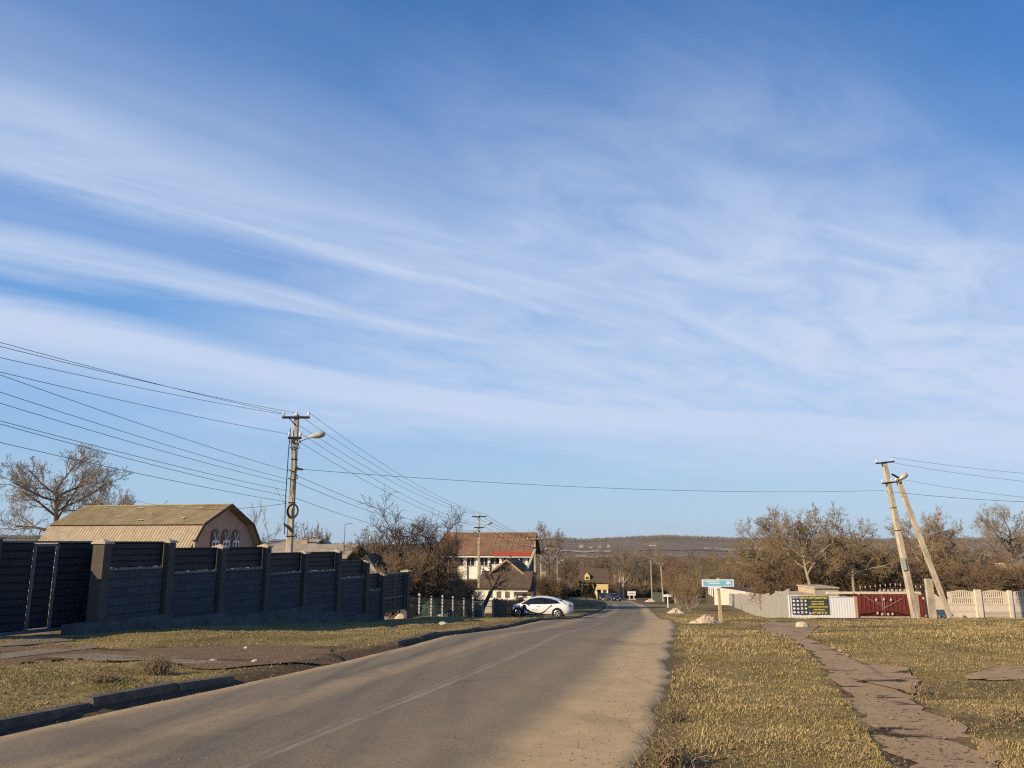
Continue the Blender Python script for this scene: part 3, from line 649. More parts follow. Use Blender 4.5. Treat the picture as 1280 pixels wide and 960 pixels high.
# local x along the gable (away), local y along the ridge (to the left)
zr = at(292, 632.5, 48.4).z; zk = at(259, 656, 46.0).z; ze = .1; zg = h(44)-1
L = 10.2; prof = [(0, zg), (0, ze), (2.0, zk), (HW, zr), (2*HW-2.0, zk), (2*HW, ze), (2*HW, zg)]
b = MB(); b.prism([(x, z-.06) for x, z in prof], .05, L-.05); b.build('wall', M['barnwall'], bn)
def slope_sheet(name, p0, p1, y0, y1, mt, parent, pitch=.20, amp=.020, rag=0, lift=0.0):
    b = MB(); n = int((y1-y0)/pitch)*2; k = 6
    vs = []; d = Vector((p1[0]-p0[0], 0, p1[1]-p0[1])); nn = Vector((-d.z, 0, d.x)).normalized()
    if nn.z < 0: nn = -nn
    for i in range(n+1):
        y = y0+(y1-y0)*i/n; a = amp*(1 if i % 2 else -1)
        for j in range(k+1):
            p = Vector((p0[0], y, p0[1]))+d*(j/k)+nn*(a+lift); vs.append(p)
    fs = [(i*(k+1)+j, i*(k+1)+j+1, (i+1)*(k+1)+j+1, (i+1)*(k+1)+j) for i in range(n) for j in range(k)]
    b.add(vs, fs); return b.build(name, mt, parent)
for s in (0, 1):
    f = (lambda x: x) if s == 0 else (lambda x: 2*HW-x)
    slope_sheet('lower_roof', (f(-.25), ze-.28), (f(2.02), zk+.02), -.35, L+.2, M['barnroof_lo'], bn, lift=.03)
    o = slope_sheet('upper_roof', (f(1.85), zk-.04), (f(HW), zr+.02), -.35, L+.2, M['barnroof_hi'], bn, lift=.075)
    if s == 0:
        q = random.Random(4); dv = Vector((HW-1.85, 0, zr-zk)).normalized(); nv = Vector((-dv.z, 0, dv.x))
        for k in range(11):
            fx = q.uniform(.1, .9); yy = q.uniform(.5, L-.8); c = Vector((1.85, yy, zk))+dv*fx*(Vector((HW-1.85, 0, zr-zk)).length)+nv*.12
            pb = MB(); w_, h_ = q.uniform(.18, .5), q.uniform(.10, .2)
            pb.add([c, c+Vector((0, w_, 0))+dv*.05, c+Vector((0, w_*.9, 0))+dv*h_, c+dv*h_*.8], [(0,1,2,3)])
            pb.build('roof_patch', M['capstone'], o)
b = MB()
for (xa_, za_), (xb_, zb_) in zip([(-.28, ze-.3), (1.98, zk), (HW, zr), (2*HW-1.98, zk)], [(1.98, zk), (HW, zr), (2*HW-1.98, zk), (2*HW+.28, ze-.3)]):
    b.bar((xa_, -.38, za_+.05), (xb_, -.38, zb_+.08), .05, .16)
b.build('bargeboard', M['piersh'], bn)
b = MB(); b.bar((HW, -.35, zr+.10), (HW, L+.2, zr+.10), .22, .06); b.build('ridge_cap', M['barnroof_hi'], bn)
def arch(w, z0, z1, n=10):
    r = w/2; return [(-r, z0), (r, z0), (r, z1-r)]+[(r*math.cos(math.pi*k/n), z1-r+r*math.sin(math.pi*k/n)) for k in range(1, n)]+[(-r, z1-r)]
for k, xc in enumerate((3.62, 4.72, 5.80)):
    z1 = at(289, 661.5, 48.5).z; z0 = z1-1.95
    b = MB(); b.prism([(xc+x, z) for x, z in arch(.80, z0, z1)], -.02, .06); wn = b.build('window', M['brickbrown'], bn)
    b = MB(); b.prism([(xc+x, z) for x, z in arch(.66, z0+.05, z1-.07)], -.03, .05); b.build('pane', M['glass'], wn)
    b = MB()
    b.box(xc-.33, xc+.33, -.075, -.035, z1-.80, z1-.68)
    b.bar((xc-.02, -.05, z1-.72), (xc-.22, -.05, z1-.22), .07, .03); b.bar((xc+.02, -.05, z1-.72), (xc+.22, -.05, z1-.22), .07, .03)
    b.box(xc-.05, xc+.05, -.07, -.034, z0, z1-.8); b.box(xc-.33, xc-.27, -.07, -.034, z0, z1-.7); b.box(xc+.27, xc+.33, -.07, -.034, z0, z1-.7)
    b.build('frame', M['whitepaint'], wn)
p = on(237.5, 40); zt = at(237.5, 674, 40).z-p.z
o = thing('flue_pipe', 'thin tan flue pipe with dark cap rising in front of the barn', 'flue', p)
b = MB(); b.tube([(0,0,-.3),(0,0,zt-.12)], .09, 10); b.build('pipe', M['capstone'], o)
b = MB(); b.lathe([(.13, zt-.12), (.15, zt-.06), (.05, zt)], n=10); b.build('cowl', M['bark_dark'], o)

# ------------------------------------------------------------------ gabled houses
def house(name, label, cat, p, rz, L, D, ze, zr, wallm, roofm, wins=(), axis='x', over=.35, zg=-1.0, frame=None, eave=None, group=None, winm=None, thick=.10):
    """local x along the front (front at y = 0, facing -y); ridge along x or y"""
    t = thing(name, label, cat, p, rz, group); b = MB()
    if axis == 'x': b.prism([(0, zg), (0, ze), (D/2, zr), (D, ze), (D, zg)], 0, L, ax='x')
    else: b.prism([(0, zg), (0, ze), (L/2, zr), (L, ze), (L, zg)], 0, D, ax='y')
    b.build('wall', wallm, t)
    W_ = D if axis == 'x' else L; Ln = L if axis == 'x' else D
    sl_ = (zr-ze)/(W_/2); b = MB()
    for s in (0, 1):
        e0 = -over; z0 = ze-over*sl_; a = (e0, z0+.02); c = (W_/2, zr+.02)
        if s: a = (W_-a[0], a[1])
        poly = [a, c, (c[0], c[1]+thick), (a[0], a[1]+thick)]
        b.prism(poly, -over, Ln+over, ax='x' if axis == 'x' else 'y')
    r = b.build('roof', roofm, t)
    for w in wins:
        x, z, ww, hh = w[:4]; face = w[4] if len(w) > 4 else 'f'
        def pt(u, d, zz): return (u, d, zz) if face == 'f' else ((L-d, u, zz) if face == 'r' else (d, u, zz))
        b = MB()
        def bx(u0, u1, d0, d1, z0, z1):
            P0 = [pt(u0,d0,z0), pt(u1,d0,z0), pt(u1,d1,z0), pt(u0,d1,z0), pt(u0,d0,z1), pt(u1,d0,z1), pt(u1,d1,z1), pt(u0,d1,z1)]; b.hexa(P0)
        f = .07
        bx(x-ww/2-f, x+ww/2+f, -.05, .02, z-f, z); bx(x-ww/2-f, x+ww/2+f, -.05, .02, z+hh, z+hh+f)
        bx(x-ww/2-f, x-ww/2, -.05, .02, z, z+hh); bx(x+ww/2, x+ww/2+f, -.05, .02, z, z+hh); bx(x-.025, x+.025, -.045, .02, z, z+hh)
        wn = b.build('window', frame or M['whitepaint'], t)
        b = MB(); bx(x-ww/2, x+ww/2, -.02, .015, z, z+hh); b.build('pane', winm or M['glass'], wn)
    return t, r
# two-storey white house
hp = Vector((-7.4, 81.6, 0)); zg = h(82); ZE = at(640, 691.5, 80.5).z; ZR = at(640, 667, 84.5).z
HL = 9.1
wh, wr = house('white_house', 'two storey white house with red brown sheet roof behind the picket fence', 'house', hp, R(-7), HL, 8.4, ZE, ZR, M['whitewash'], M['roof_red'],
   [(.9, ZE-1.25, .8, .95), (2.0, ZE-1.25, .8, .95), (3.2, ZE-1.25, .8, .95), (4.6, ZE-1.25, .8, .95), (5.7, ZE-1.1, 1.0, .85), (6.9, ZE-1.1, .6, .85), (8.15, ZE-1.3, .75, 1.0),
    (2.2, ZE-4.2, 1.2, 1.3), (5.2, ZE-4.2, 1.2, 1.3)], zg=zg-1, over=.55)
sl_ = (ZR-ZE)/4.2
b = MB(); b.bar((5.6, -.62, ZE-.50*sl_+.10), (HL+.5, -.62, ZE-.50*sl_+.10), .10, .28); b.bar((5.6, -.34, ZE-.22*sl_+.17), (HL+.5, -.34, ZE-.22*sl_+.17), .36, .02, up=(0,-sl_,1)); b.build('red_fascia', M['redfascia'], wr)
b = MB(); b.box(-.5, HL+.5, -.60, -.50, ZE-.62*sl_-.12, ZE-.62*sl_+.0); b.build('gutter', M['whitepaint'], wr)
b = MB()
q = random.Random(2)
for k in range(14): x = -.3+k*.7; b.box(x, x+.45, 4.05, 4.35, ZR+.1, ZR+.19+q.uniform(0, .05))
b.build('ridge_tile', M['capstone'], wr)
b = MB()
for k in range(7):
    x = 5.4+k*.62; b.bar((x, -.45, ZE-.4*sl_+.14), (x, 4.1, ZR+.13), .02, .02)
for f in (.35, .62): b.bar((5.2, 4.2*f, ZE+(ZR-ZE)*f+.14), (HL+.5, 4.2*f, ZE+(ZR-ZE)*f+.14), .02, .02)
b.build('roof_seam', M['capstone'], wr)
b = MB()
for x in (.3, 1.5, 2.7, 3.9, 5.1, 6.3, 7.5, HL-.15): b.box(x-.13, x+.13, -.16, -.02, zg-.5, ZE-.3)
b.build('pilaster', M['whitewash'], wh)
b = MB(); b.prism([(0, zg-1), (0, ZE-.05), (4.2, ZR-.1), (8.4, ZE-.05), (8.4, zg-1)], HL+.004, HL+.05, ax='x'); b.build('gable_shade_sheet', M['roof_dark'], wh)  # dark sheet over the right gable end, its shade put into the colour
b = MB(); b.box(-.2, 7.4, -1.6, -.02, ZE-2.75, ZE-2.6); b.build('balcony_slab', M['roof_dark'], wh)
b = MB()
for x in (7.1, 8.0, 9.0):
    b.bar((x-.9, -.3, ZE-.4), (x, -.3, ZE-2.3), .16, .16)
b.build('stair_beam', M['whitewash'], wh)
# small gabled brown house in front of it
sp_ = Vector((at(606, 740, 71).x, 71.5, 0)); zg2 = h(71)
zE2 = at(630, 718, 71).z; zR2 = at(631, 700.5, 71).z; zL2 = at(630, 732, 70).z
sw = at(656, 720, 71).x-at(611, 720, 71).x
sh_, r2 = house('small_house', 'small gabled house with dark brown roof and white lower wall before the white house', 'house', Vector((at(611.5, 720, 71).x, 71, 0)), R(-9), sw, 5.5, zE2, zR2, M['shingle'], M['roof_dark'], [(sw/2, zE2+.0, .55, .62)], axis='y', zg=zg2-1, over=.3, frame=M['shingle'])
b = MB(); lo_w = at(662, 740, 70).x-at(604, 740, 70).x
b.prism([(-1.6, zg2-1), (-1.6, zL2), (.0, zL2+.95), (.0, zg2-1)], -.4, lo_w-.4, ax='x'); b.build('veranda', M['whitewash'], sh_)
b = MB(); b.prism([(-1.9, zL2-.15), (.05, zL2+1.1), (.05, zL2+1.22), (-1.9, zL2-.03)], -.65, lo_w-.1, ax='x'); b.build('veranda_roof', M['roof_dark'], sh_)
b = MB()
for k in range(5):
    x = lo_w*.1+k*.75; b = MB(); b.box(x-.2, x+.2, -1.615, -1.59, zL2-1.0, zL2-.45); b.build('veranda_window', M['glass2'], sh_)
b = MB(); b.bar((-.3, -.32, zE2-.22), (sw/2, -.32, zR2+.06), .05, .14); b.bar((sw+.3, -.32, zE2-.22), (sw/2, -.32, zR2+.06), .05, .14); b.build('bargeboard', M['barnwall'], sh_)
p = Vector((at(646, 745, 69).x, 69, h(69))); zz = at(650, 741, 69).z-p.z
o = thing('lean_to_shed', 'low white lean-to shed with dark flat roof at foot of leaning strut', 'shed', p, R(-9))
b = MB(); b.box(0, 1.25, 0, 1.5, -.5, zz-.08); b.build('wall', M['whitewash'], o); b = MB(); b.prism([(-.25, zz-.08), (1.75, zz+.28), (1.75, zz+.4), (-.25, zz+.04)], -.2, 1.45, ax='x'); b.build('roof', M['roof_dark'], o)
b = MB(); b.box(.2, .6, -.02, .05, zz-1.0, zz-.35); b.build('window', M['glass'], o)

yw = thing('yard_wall', 'low whitewashed yard wall seen in gaps under the brown bushes', 'wall', (at(508, 745, 57).x, 57, h(57)), R(4))
zz = at(540, 737, 57).z-h(57); b = MB(); b.box(0, 5.6, 0, .2, -.8, zz); b.build('wall', M['whitewash'], yw)
b = MB(); b.box(-.05, 5.65, -.05, .25, zz, zz+.07); b.build('coping', M['roof_dark'], yw)
b = MB(); b.box(-.005, 5.6, -.012, -.003, -.8, zz*.45); b.build('plinth', M['barnwall'], yw)
# outbuildings behind the wall
z1 = at(380, 690, 44).z; z2 = at(380, 682.5, 47).z; x0 = at(336, 690, 44).x; x1 = at(428, 690, 44).x
house('outbuilding', 'long low outbuilding with sandy slate roof behind the lamp pole', 'outbuilding', (x0, 44, 0), 0, x1-x0, 6, z1-.3, z2, M['barnwall'], M['roof_grey'], zg=h(44)-1)
z1 = at(380, 682, 58).z; z2 = at(380, 676, 61).z; x0 = at(330, 680, 58).x; x1 = at(384, 680, 58).x
o, r = house('cottage', 'low cottage with grey slate roof and chimney seen past the lamp pole', 'house', (x0, 58, 0), 0, x1-x0, 6, z1-.2, z2, M['barnwall'], M['roof_grey'], zg=h(58)-1)
b = MB(); cx = at(375, 680, 58).x-x0; b.box(cx-.22, cx+.22, 1.2, 1.65, z1, at(375, 674, 58).z); b.box(cx-.28, cx+.28, 1.14, 1.71, at(375, 674, 58).z, at(375, 673, 58).z); b.build('chimney', M['barnwall'], r)
z1 = at(392, 682, 62).z; z2 = at(392, 676, 62).z; x0 = at(383, 680, 62).x; x1 = at(401, 680, 62).x
house('gabled_shed', 'tiny shed with dark triangular gable right of the chimney', 'shed', (x0, 62, 0), 0, x1-x0, 4, z1, z2, M['roof_dark'], M['roof_grey'], axis='y', zg=h(62)-1, over=.15)
z1 = at(465, 717, 41).z; z2 = at(457, 696, 41).z; x0 = at(438, 717, 41).x; x1 = at(475, 717, 41).x
o, r = house('green_gabled_house', 'small house with pale green gable boards just behind the stepped wall', 'house', (x0, 41, 0), R(4), x1-x0, 5, z1-.1, z2, M['paleGreen'], M['roof_dark'], axis='y', zg=h(41)-1, over=.12)

# ------------------------------------------------------------------ fences on the left
mf = thing('mesh_fence', 'green wire mesh fence on white posts beyond the dark end gate', 'fence', ORG, RZ)
tp = [17.35, 18.6, 20, 21.4, 22.8, 24.4, 25.8, 27.4, 29.2]
for i, t in enumerate(tp):
    z = h(wl(t).y); b = MB(); b.box(t-.035, t+.035, -.035, .035, z-.3, z+1.12+.05*math.sin(i*2.3)); b.build('post', M['postwhite'] if i else M['navyframe'], mf)
for i in range(len(tp)-1):
    a, c = tp[i], tp[i+1]; za, zc_ = h(wl(a).y), h(wl(c).y); b = MB()
    b.bar((a,0,za+1.02), (c,0,zc_+1.02), .05, .05); b.bar((a,0,za+.72), (c,0,zc_+.72), .03, .03); b.bar((a,0,za+.12), (c,0,zc_+.12), .05, .05)
    b.build('rail', M['dark'], mf)
    b = MB(); n = int((c-a)/.15)
    for k in range(-6, n+1):
        for s in (0, 1):
            u0 = max(0, k*.15); u1 = min(c-a, k*.15+.9)
            if u1 <= u0: continue
            f0 = (u0-k*.15)/.9; f1 = (u1-k*.15)/.9
            if s: f0, f1 = 1-f0, 1-f1
            def zz(u, f): return za+(zc_-za)*u/(c-a)+.12+.9*f
            b.bar((a+u0, .01*s, zz(u0, f0)), (a+u1, .01*s, zz(u1, f1)), .010, .010)
    b.build('mesh_panel', M['meshgreen'], mf)
# clutter behind the mesh fence
for k, (t, n, w_, hh, mt, nm, lab) in enumerate(((18.0, -1.0, .9, .75, 'bark_dark', 'wood_pile', 'dark heap of cut wood behind the first bay of the mesh fence'), (21.9, -.8, .8, .9, 'roof_green', 'tarpaulin_heap', 'dark green covered heap behind the middle of the mesh fence'), (25.5, -.9, 1.0, .8, 'picket', 'board_pile', 'dark pile of boards behind the mesh fence by the leaning tree'), (28.3, -.7, .8, .85, 'bark_grey', 'scrap_pile', 'grey scrap pile behind the last bay of the mesh fence'))):
    p = wl(t, n); b = MB(); q = random.Random(k)
    if nm in ('wood_pile', 'board_pile'):
        for j in range(26):
            a = Vector((q.uniform(-w_, w_)*.5, q.uniform(-.3, .3), q.uniform(.05, hh*.9))); d = Vector((q.uniform(-1, 1), q.uniform(-.5, .5), q.uniform(-.25, .6))).normalized()*w_*.45
            b.bar(a-d, a+d, .09, .07)
    else: b.blob((0,0,hh*.4), (w_*.6, .4, hh*.6), k, 3, .12)
    o = b.build(nm, M[mt]); o.location = (p.x, p.y, h(p.y)); tag(o, lab, 'pile')
pf0 = Vector((-1.12, 47.2, 0)); pf1 = Vector((1.95, 74, 0)); pd = (pf1-pf0).normalized()
pf = thing('picket_fence', 'dark brown board fence running behind the white car', 'fence', pf0, math.atan2(pd.y, pd.x))
q = random.Random(9); PLn = (pf1-pf0).length
for k in range(int(PLn/2.4)):
    b = MB(); a = k*2.4
    for j in range(12):
        x = a+j*.2; z = h(pf0.y+pd.y*x); hh = 1.2+q.uniform(-.05, .09); w_ = .165
        b.prism([(x, z-.05), (x+w_, z-.05), (x+w_, z+hh-.1), (x+w_/2, z+hh), (x, z+hh-.1)], q.uniform(-.02, 0), .02)
    o = b.build('board_panel', M['picket'], pf)
    z = h(pf0.y+pd.y*a); z1 = h(pf0.y+pd.y*(a+2.4)); b = MB(); b.bar((a, .05, z+.3), (a+2.4, .05, z1+.3), .05, .07); b.bar((a, .05, z+.9), (a+2.4, .05, z1+.9), .05, .07); b.build('rail', M['picket'], pf)
# red/pink objects peeping over the fence: bricks stacked on boards
p = on(632, 62); b = MB(); q = random.Random(5)
for i in range(7):
    for j in range(4):
        if q.random() < .85: b.box(i*.26-.9, i*.26-.66, 0, .4, j*.13+.75, j*.13+.87)
b.box(-.95, 1.0, -.05, .45, 0, .74)
o = b.build('brick_stack', mat('salmon_brick', (.48, .24, .15), .95, .3, 6)); o.location = p; tag(o, 'stack of salmon bricks showing above the dark board fence', 'brick stack')

# ------------------------------------------------------------------ utility poles
def insulator(p, parent, s=1.0):
    b = MB(); b.tube([(p[0], p[1], p[2]-.03*s), (p[0], p[1], p[2]+.06*s)], .012*s, 5)
    b.lathe([(.03*s, .03*s), (.055*s, .05*s), (.05*s, .10*s), (.06*s, .13*s), (.035*s, .18*s)], c=p, n=8)
    return b.build('insulator', M['porcelain'], parent)
def pole(name, label, p, H, arms=(), lamp=None, rz=0.0, w0=.12, w1=.078, straps=(), group='concrete utility poles along the road', lean=None):
    t = thing(name, label, 'utility pole', p, rz, group)
    if lean: t.rotation_euler = lean
    b = MB(); k = 9; vs = []
    for i in range(k):
        f = i/(k-1); w = w0+(w1-w0)*f; z = -.6+(H+.6)*f
        for x, y in ((-1,-.8),(-.8,-1),(.8,-1),(1,-.8),(1,.8),(.8,1),(-.8,1),(-1,.8)): vs.append((x*w, y*w, z))
    fs = [(i*8+j, i*8+(j+1)%8, (i+1)*8+(j+1)%8, (i+1)*8+j) for i in range(k-1) for j in range(8)]+[tuple(range((k-1)*8, k*8))]
    b.add(vs, fs); b.build('shaft', M['polec'], t)
    for (z, half, ins) in arms:
        b = MB(); b.box(-half, half, -.14, -.07, z-.04, z+.04); b.bar((-half*.5, -.1, z-.02), (0, -.1, z-.30), .03)
        a = b.build('crossarm', M['dark'], t)
        for x in ins: insulator((x, -.105, z+.05), a, .85)
    if lamp:
        z, dx, dz, s = lamp; b = MB(); b.tube([(0, -.1, z), (dx*.35, -.1, z+dz*.55), (dx*.8, -.1, z+dz*.95)], .03, 8); b.bar((-.1,-.1,z),(.1,-.1,z),.10)
        a = b.build('lamp_arm', M['steel'], t)
        b = MB(); Q4 = Vector((0,0,1)).rotation_difference(Vector((dx, 0, dz*.5)).normalized()).to_matrix().to_4x4()
        b.lathe([(.035, -.05), (.07, .06), (.115, .22), (.13, .38), (.10, .50), (.03, .55)], c=(dx*.72, -.1, z+dz*.92), n=10, M4=Q4); b.build('lamp_head', M['lamp'], a, True)
        b = MB(); b.blob((dx*.72+.34*abs(dx)/dx*s, -.1, z+dz*.92+.09), (.17, .10, .085), 1, 2, 0); b.build('lamp_glass', M['glasslamp'], a, True)
    for z in straps:
        b = MB(); w = w0+(w1-w0)*z/H+.008; b.box(-w, w, -w, w, z-.02, z+.02); b.build('strap', M['dark'], t)
    return t
P1 = on(362, 28); P1.x = at(361.5, 690, 28).x; H1 = at(367, 519, 28).z-P1.z
def zat(px, py, Y, p): return at(px, py, Y).z-p.z
p1 = pole('lamp_pole', 'tall concrete lamp pole behind the block wall with black cable coil', P1, H1,
   [(H1-.10, .50, (-.45, .02, .46)), (H1-.85, .24, (-.20, .20))], (zat(372, 557, 28, P1), .78, .34, 1), straps=(H1*.78, H1*.57, H1*.41))
zc_ = zat(365, 639, 28, P1)
b = MB(); q = random.Random(1)
for k in range(7):
    r_ = .20+.014*q.uniform(-1, 1.6); oz = q.uniform(-.015, .015); ph = q.uniform(0, 6)
    b.tube([(.10+r_*.9*math.cos(a+ph), -.17-.010*k+.0, zc_+oz+r_*1.15*math.sin(a+ph)) for a in [2*math.pi*j/22 for j in range(23)]], .02, 5)
b.tube([(.10, -.17, zc_+.2), (.05, -.16, zc_+.45), (-.06, -.15, zc_+.75), (-.02, -.15, zc_+1.7), (-.12, -.15, zc_+2.6)], .012, 5)
b.build('cable_coil', M['wire'], p1)
b = MB(); b.tube([(-.17, -.14, H1-.5), (-.19, -.14, H1-1.5), (-.2, -.14, H1-3.0), (-.16, -.14, H1*.42)], .016, 6)
for z, s in ((H1-1.2, .22), (H1-1.0, .2), (H1-2.0, .2), (H1-2.3, .2)):
    b.tube([(-.15, -.13, z), (.02, -.2, z-s*.4), (.2, -.16, z-s*.1), (.15, -.14, z+s*.6)], .018, 5)
b.tube([(.1,-.12,H1-1.95),(.36,-.14,H1-2.0)], .035, 6); b.bar((-.2,-.15,H1*.47),(.12,-.15,H1*.43),.09,.06)
b.build('cable_bracket', M['dark'], p1)
P2 = on(598, 65); H2 = zat(598, 644, 65, P2)
p2 = pole('street_pole', 'concrete pole with street lamp in front of the white house', P2, H2, [(H2-.12, .62, (-.55, 0, .5)), (H2-1.0, .42, (-.38, .36))], (H2-1.25, .80, .55, 1), straps=(H2*.83, H2*.78, H2*.7))
b = MB()
for k in range(3): b.tube([(-.32+.15*math.cos(a), -.14-.012*k, H2-1.55+.22*math.sin(a)) for a in [2*math.pi*j/18 for j in range(19)]], .02, 5)
b.build('cable_loop', M['wire'], p2)
P3 = on(669, 78); H3 = zat(673, 673, 78, P3)
p3 = pole('braced_pole', 'concrete pole propped by a long slanting strut behind the white car', P3, H3, [(H3-.15, .85, (-.7, -.25, .25, .7)), (H3-.9, .3, (-.22,))], None)
a = at(640, 745, 67.5); b_ = MB(); b_.bar((a.x-P3.x, 67.5-78, a.z-P3.z-.9), (.02, -.2, zat(672, 687, 78, P3)), .22, .2); b_.build('strut', M['polec'], p3)
P4 = on(676.5, 122); H4 = zat(677, 683, 122, P4)
pole('lamp_pole', 'pale lamp pole directly behind the braced pole', P4, H4, [(H4-.12, .6, (-.5, .5)), (H4-1.0, .45, (-.4, .4))], (H4-.9, .8, .5, 1))
P5 = on(697, 150); H5 = zat(697, 691, 150, P5)
pole('lamp_pole', 'far lamp pole with two crossarms above the dark thujas', P5, H5, [(H5-.2, .8, (-.7, .7)), (H5-1.3, .8, (-.7, .7))], (H5-2.0, 1.1, .6, 1))
P6 = on(815.5, 172); H6 = zat(815, 698, 172, P6)
pole('utility_pole', 'taller slim pole standing among bare trees beyond the bend', P6, H6, [(H6-.1, .4, (-.3, .3))])
P7 = on(829.5, 145); H7 = zat(827, 705, 145, P7)
p7 = pole('utility_pole', 'shorter pole leaning slightly beside the green metal fence', P7, H7, [(H7-.1, .35, (-.3, .3))], lean=(0, R(-2), 0))
# A-frame pole on the right
YA = 43.0; PA = on(1145, YA); PA.x = at(1145, 776, YA).x; TA = at(1105, 577, YA); HA = (TA-PA).length
dirA = (TA-PA).normalized(); leanA = math.atan2(dirA.x, dirA.z)
pa = pole('leaning_pole', 'leaning concrete A-frame pole with brace and street lamp before the red gate', PA, HA, [(HA-.06, .52, (-.47, .40)), (HA-1.18, .40, (-.36, .12, .40))], None, w0=.168, w1=.112, straps=(HA*.70, HA*.555), lean=(0, leanA, 0))
inv = pa.matrix_basis.inverted()
def la(px, py, Y=YA): return inv @ at(px, py, Y)
bs = at(1189, 777, YA-.1); ts = at(1121, 597, YA); d_ = (bs-ts).normalized()
b = MB(); b.bar(inv @ (bs+d_*.5+Vector((0,-.05,0))), inv @ (ts+Vector((0,-.05,0))), .215, .20, up=(0,1,0)); b.build('brace', M['polec'], pa)
b = MB(); b.bar(la(1113, 593)+Vector((0,-.17,0)), la(1126, 600)+Vector((0,-.17,0)), .10, .08); b.build('clamp', M['dark'], pa)
l0 = la(1119, 603)+Vector((0,-.25,0)); l1 = la(1122, 599)+Vector((0,-.28,0)); l2 = la(1129, 594)+Vector((0,-.28,0))
b = MB(); b.tube([l0, l1], .04, 8); ar = b.build('lamp_arm', M['dark'], pa)
Q4 = Vector((0,0,1)).rotation_difference((l2-l1).normalized()).to_matrix().to_4x4()
b = MB(); b.lathe([(.05, -.05), (.09, .05), (.14, .2), (.15, .36), (.11, .46), (.03, .5)], c=l1, n=10, M4=Q4); b.build('lamp_head', M['lamp'], ar, True)
b = MB(); z0 = la(1127, 705)+Vector((0,-.2,0)); b.box(z0.x-.13, z0.x+.13, z0.y-.02, z0.y+.02, z0.z-.32, z0.z+.32); b.build('notice_plate', M['paleGreen'], pa)
ps = on(1163.5, 43.4); hs2 = zat(1163, 724, 43.4, ps)
b = MB(); b.hexa([(-.21,-.15,-.4),(.21,-.15,-.4),(.21,.15,-.4),(-.21,.15,-.4),(-.19,-.13,hs2),(.19,-.13,hs2),(.19,.13,hs2+.03),(-.19,.13,hs2+.03)])
o = b.build('concrete_post', M['polec']); o.location = ps; tag(o, 'short upright concrete stub post between the leaning pole and its brace', 'post')

# ------------------------------------------------------------------ wires
def wire(pts, label, group, r=.011, mt='wire', sag=0.0, n=26):
    a, c = Vector(pts[0]), Vector(pts[-1]); P = []
    for i in range(n+1):
        t = i/n; p = a.lerp(c, t); p.z -= 4*sag*t*(1-t); P.append(p)
    b = MB(); b.tube(P, r, 4, cap=False); o = b.build('power_line', M[mt]); return tag(o, label, 'power line', group)
W1 = p1.matrix_basis; W2 = p2.matrix_basis; W3 = p3.matrix_basis
B = Vector((-13.6, -9.5, 0))
ords = ['topmost', 'second', 'third', 'fourth', 'fifth', 'sixth', 'seventh', 'eighth', 'ninth', 'lowest']
left = [((-.48, H1+.06), (0, 428)), ((.02, H1+.06), (0, 433)), ((-.46, H1+.02), (0, 447)), ((-.28, H1-.70), (0, 465)), ((-.15, H1-2.05), (0, 468.5)),
        ((-.15, H1-2.35), (0, 490)), ((-.15, H1-2.5), (0, 504)), ((-.15, H1-2.75), (0, 526)), ((-.15, H1-2.95), (0, 530)), ((-.15, H1-3.15), (0, 553))]
for i, ((x, z), (px, py)) in enumerate(left):
    a = P1+Vector((x, -.1, z)); e0 = Vector((B.x+x, B.y, 0)); dx, dz = ray(px, py)
    d = e0-a; s_ = (dx*a.y-a.x)/(d.x-dx*d.y); ym = a.y+d.y*s_; zm = EZ+dz*ym
    s1 = min(1.0, s_*2.1)                                # runs on past the frame edge to the next pole
    # parabola through a, (s_, zm) with a gentle slope at a
    sagk = .9; zE = a.z; c1 = (zm-a.z)/s_
    cc = 2.2; c0 = c1-cc*s_; P = []
    for k in range(29):
        t = k/28*min(1.0, s_*2.2); P.append(Vector((a.x+d.x*t, a.y+d.y*t, a.z+c0*t+cc*t*t)))
    b = MB(); b.tube(P, .006, 4, cap=False); o = b.build('power_line', M['wire'])
    tag(o, f'{ords[i]} of the wires fanning left from the wall-side lamp pole', 'power line', 'wires left of the lamp pole')
r12 = [((.50, H1+.05), (.50, H2+.1)), ((.02, H1+.05), (0, H2+.1)), ((-.48, H1+.0), (-.55, H2+.1)), ((.26, H1-.72), (.36, H2-.8)), ((-.28, H1-.72), (-.38, H2-.8)), ((.12, H1-2.2), (.1, H2-1.25)), ((.12, H1-2.45), (.1, H2-1.5)), ((.12, H1-3.0), (.1, H2-2.0))]
for i, ((x, z), (x2, z2)) in enumerate(r12):
    wire([P1+Vector((x, -.1, z)), P2+Vector((x2, -.1, z2))], f'{ords[i] if i < 7 else "lowest"} of the wires sloping right from the lamp pole to the next pole', 'wires between the first two poles', .0078, sag=.55)
r23 = [((.5, H2+.1), (.7, H3+.05)), ((0, H2+.1), (.25, H3+.05)), ((-.55, H2+.1), (-.25, H3+.05)), ((.36, H2-.8), (-.2, H3-.8))]
for i, ((x, z), (x2, z2)) in enumerate(r23):
    wire([P2+Vector((x, -.1, z)), P3+Vector((x2, -.1, z2))], f'{ords[i]} wire running from the white house pole to the braced pole', 'wires before the white house', .013, sag=.45)
for i, x in enumerate((-.6, .6)):
    wire([P3+Vector((x, -.1, H3)), P4+Vector((x*.8, -.1, H4))], ('left' if x < 0 else 'right')+' of two wires linking the braced pole and the pole behind', 'wires behind the car', .014, sag=.4)
    wire([P4+Vector((x*.8, -.1, H4)), P5+Vector((x, -.1, H5))], ('left' if x < 0 else 'right')+' of two wires reaching the far lamp pole', 'wires to the far lamp pole', .015, sag=.4)
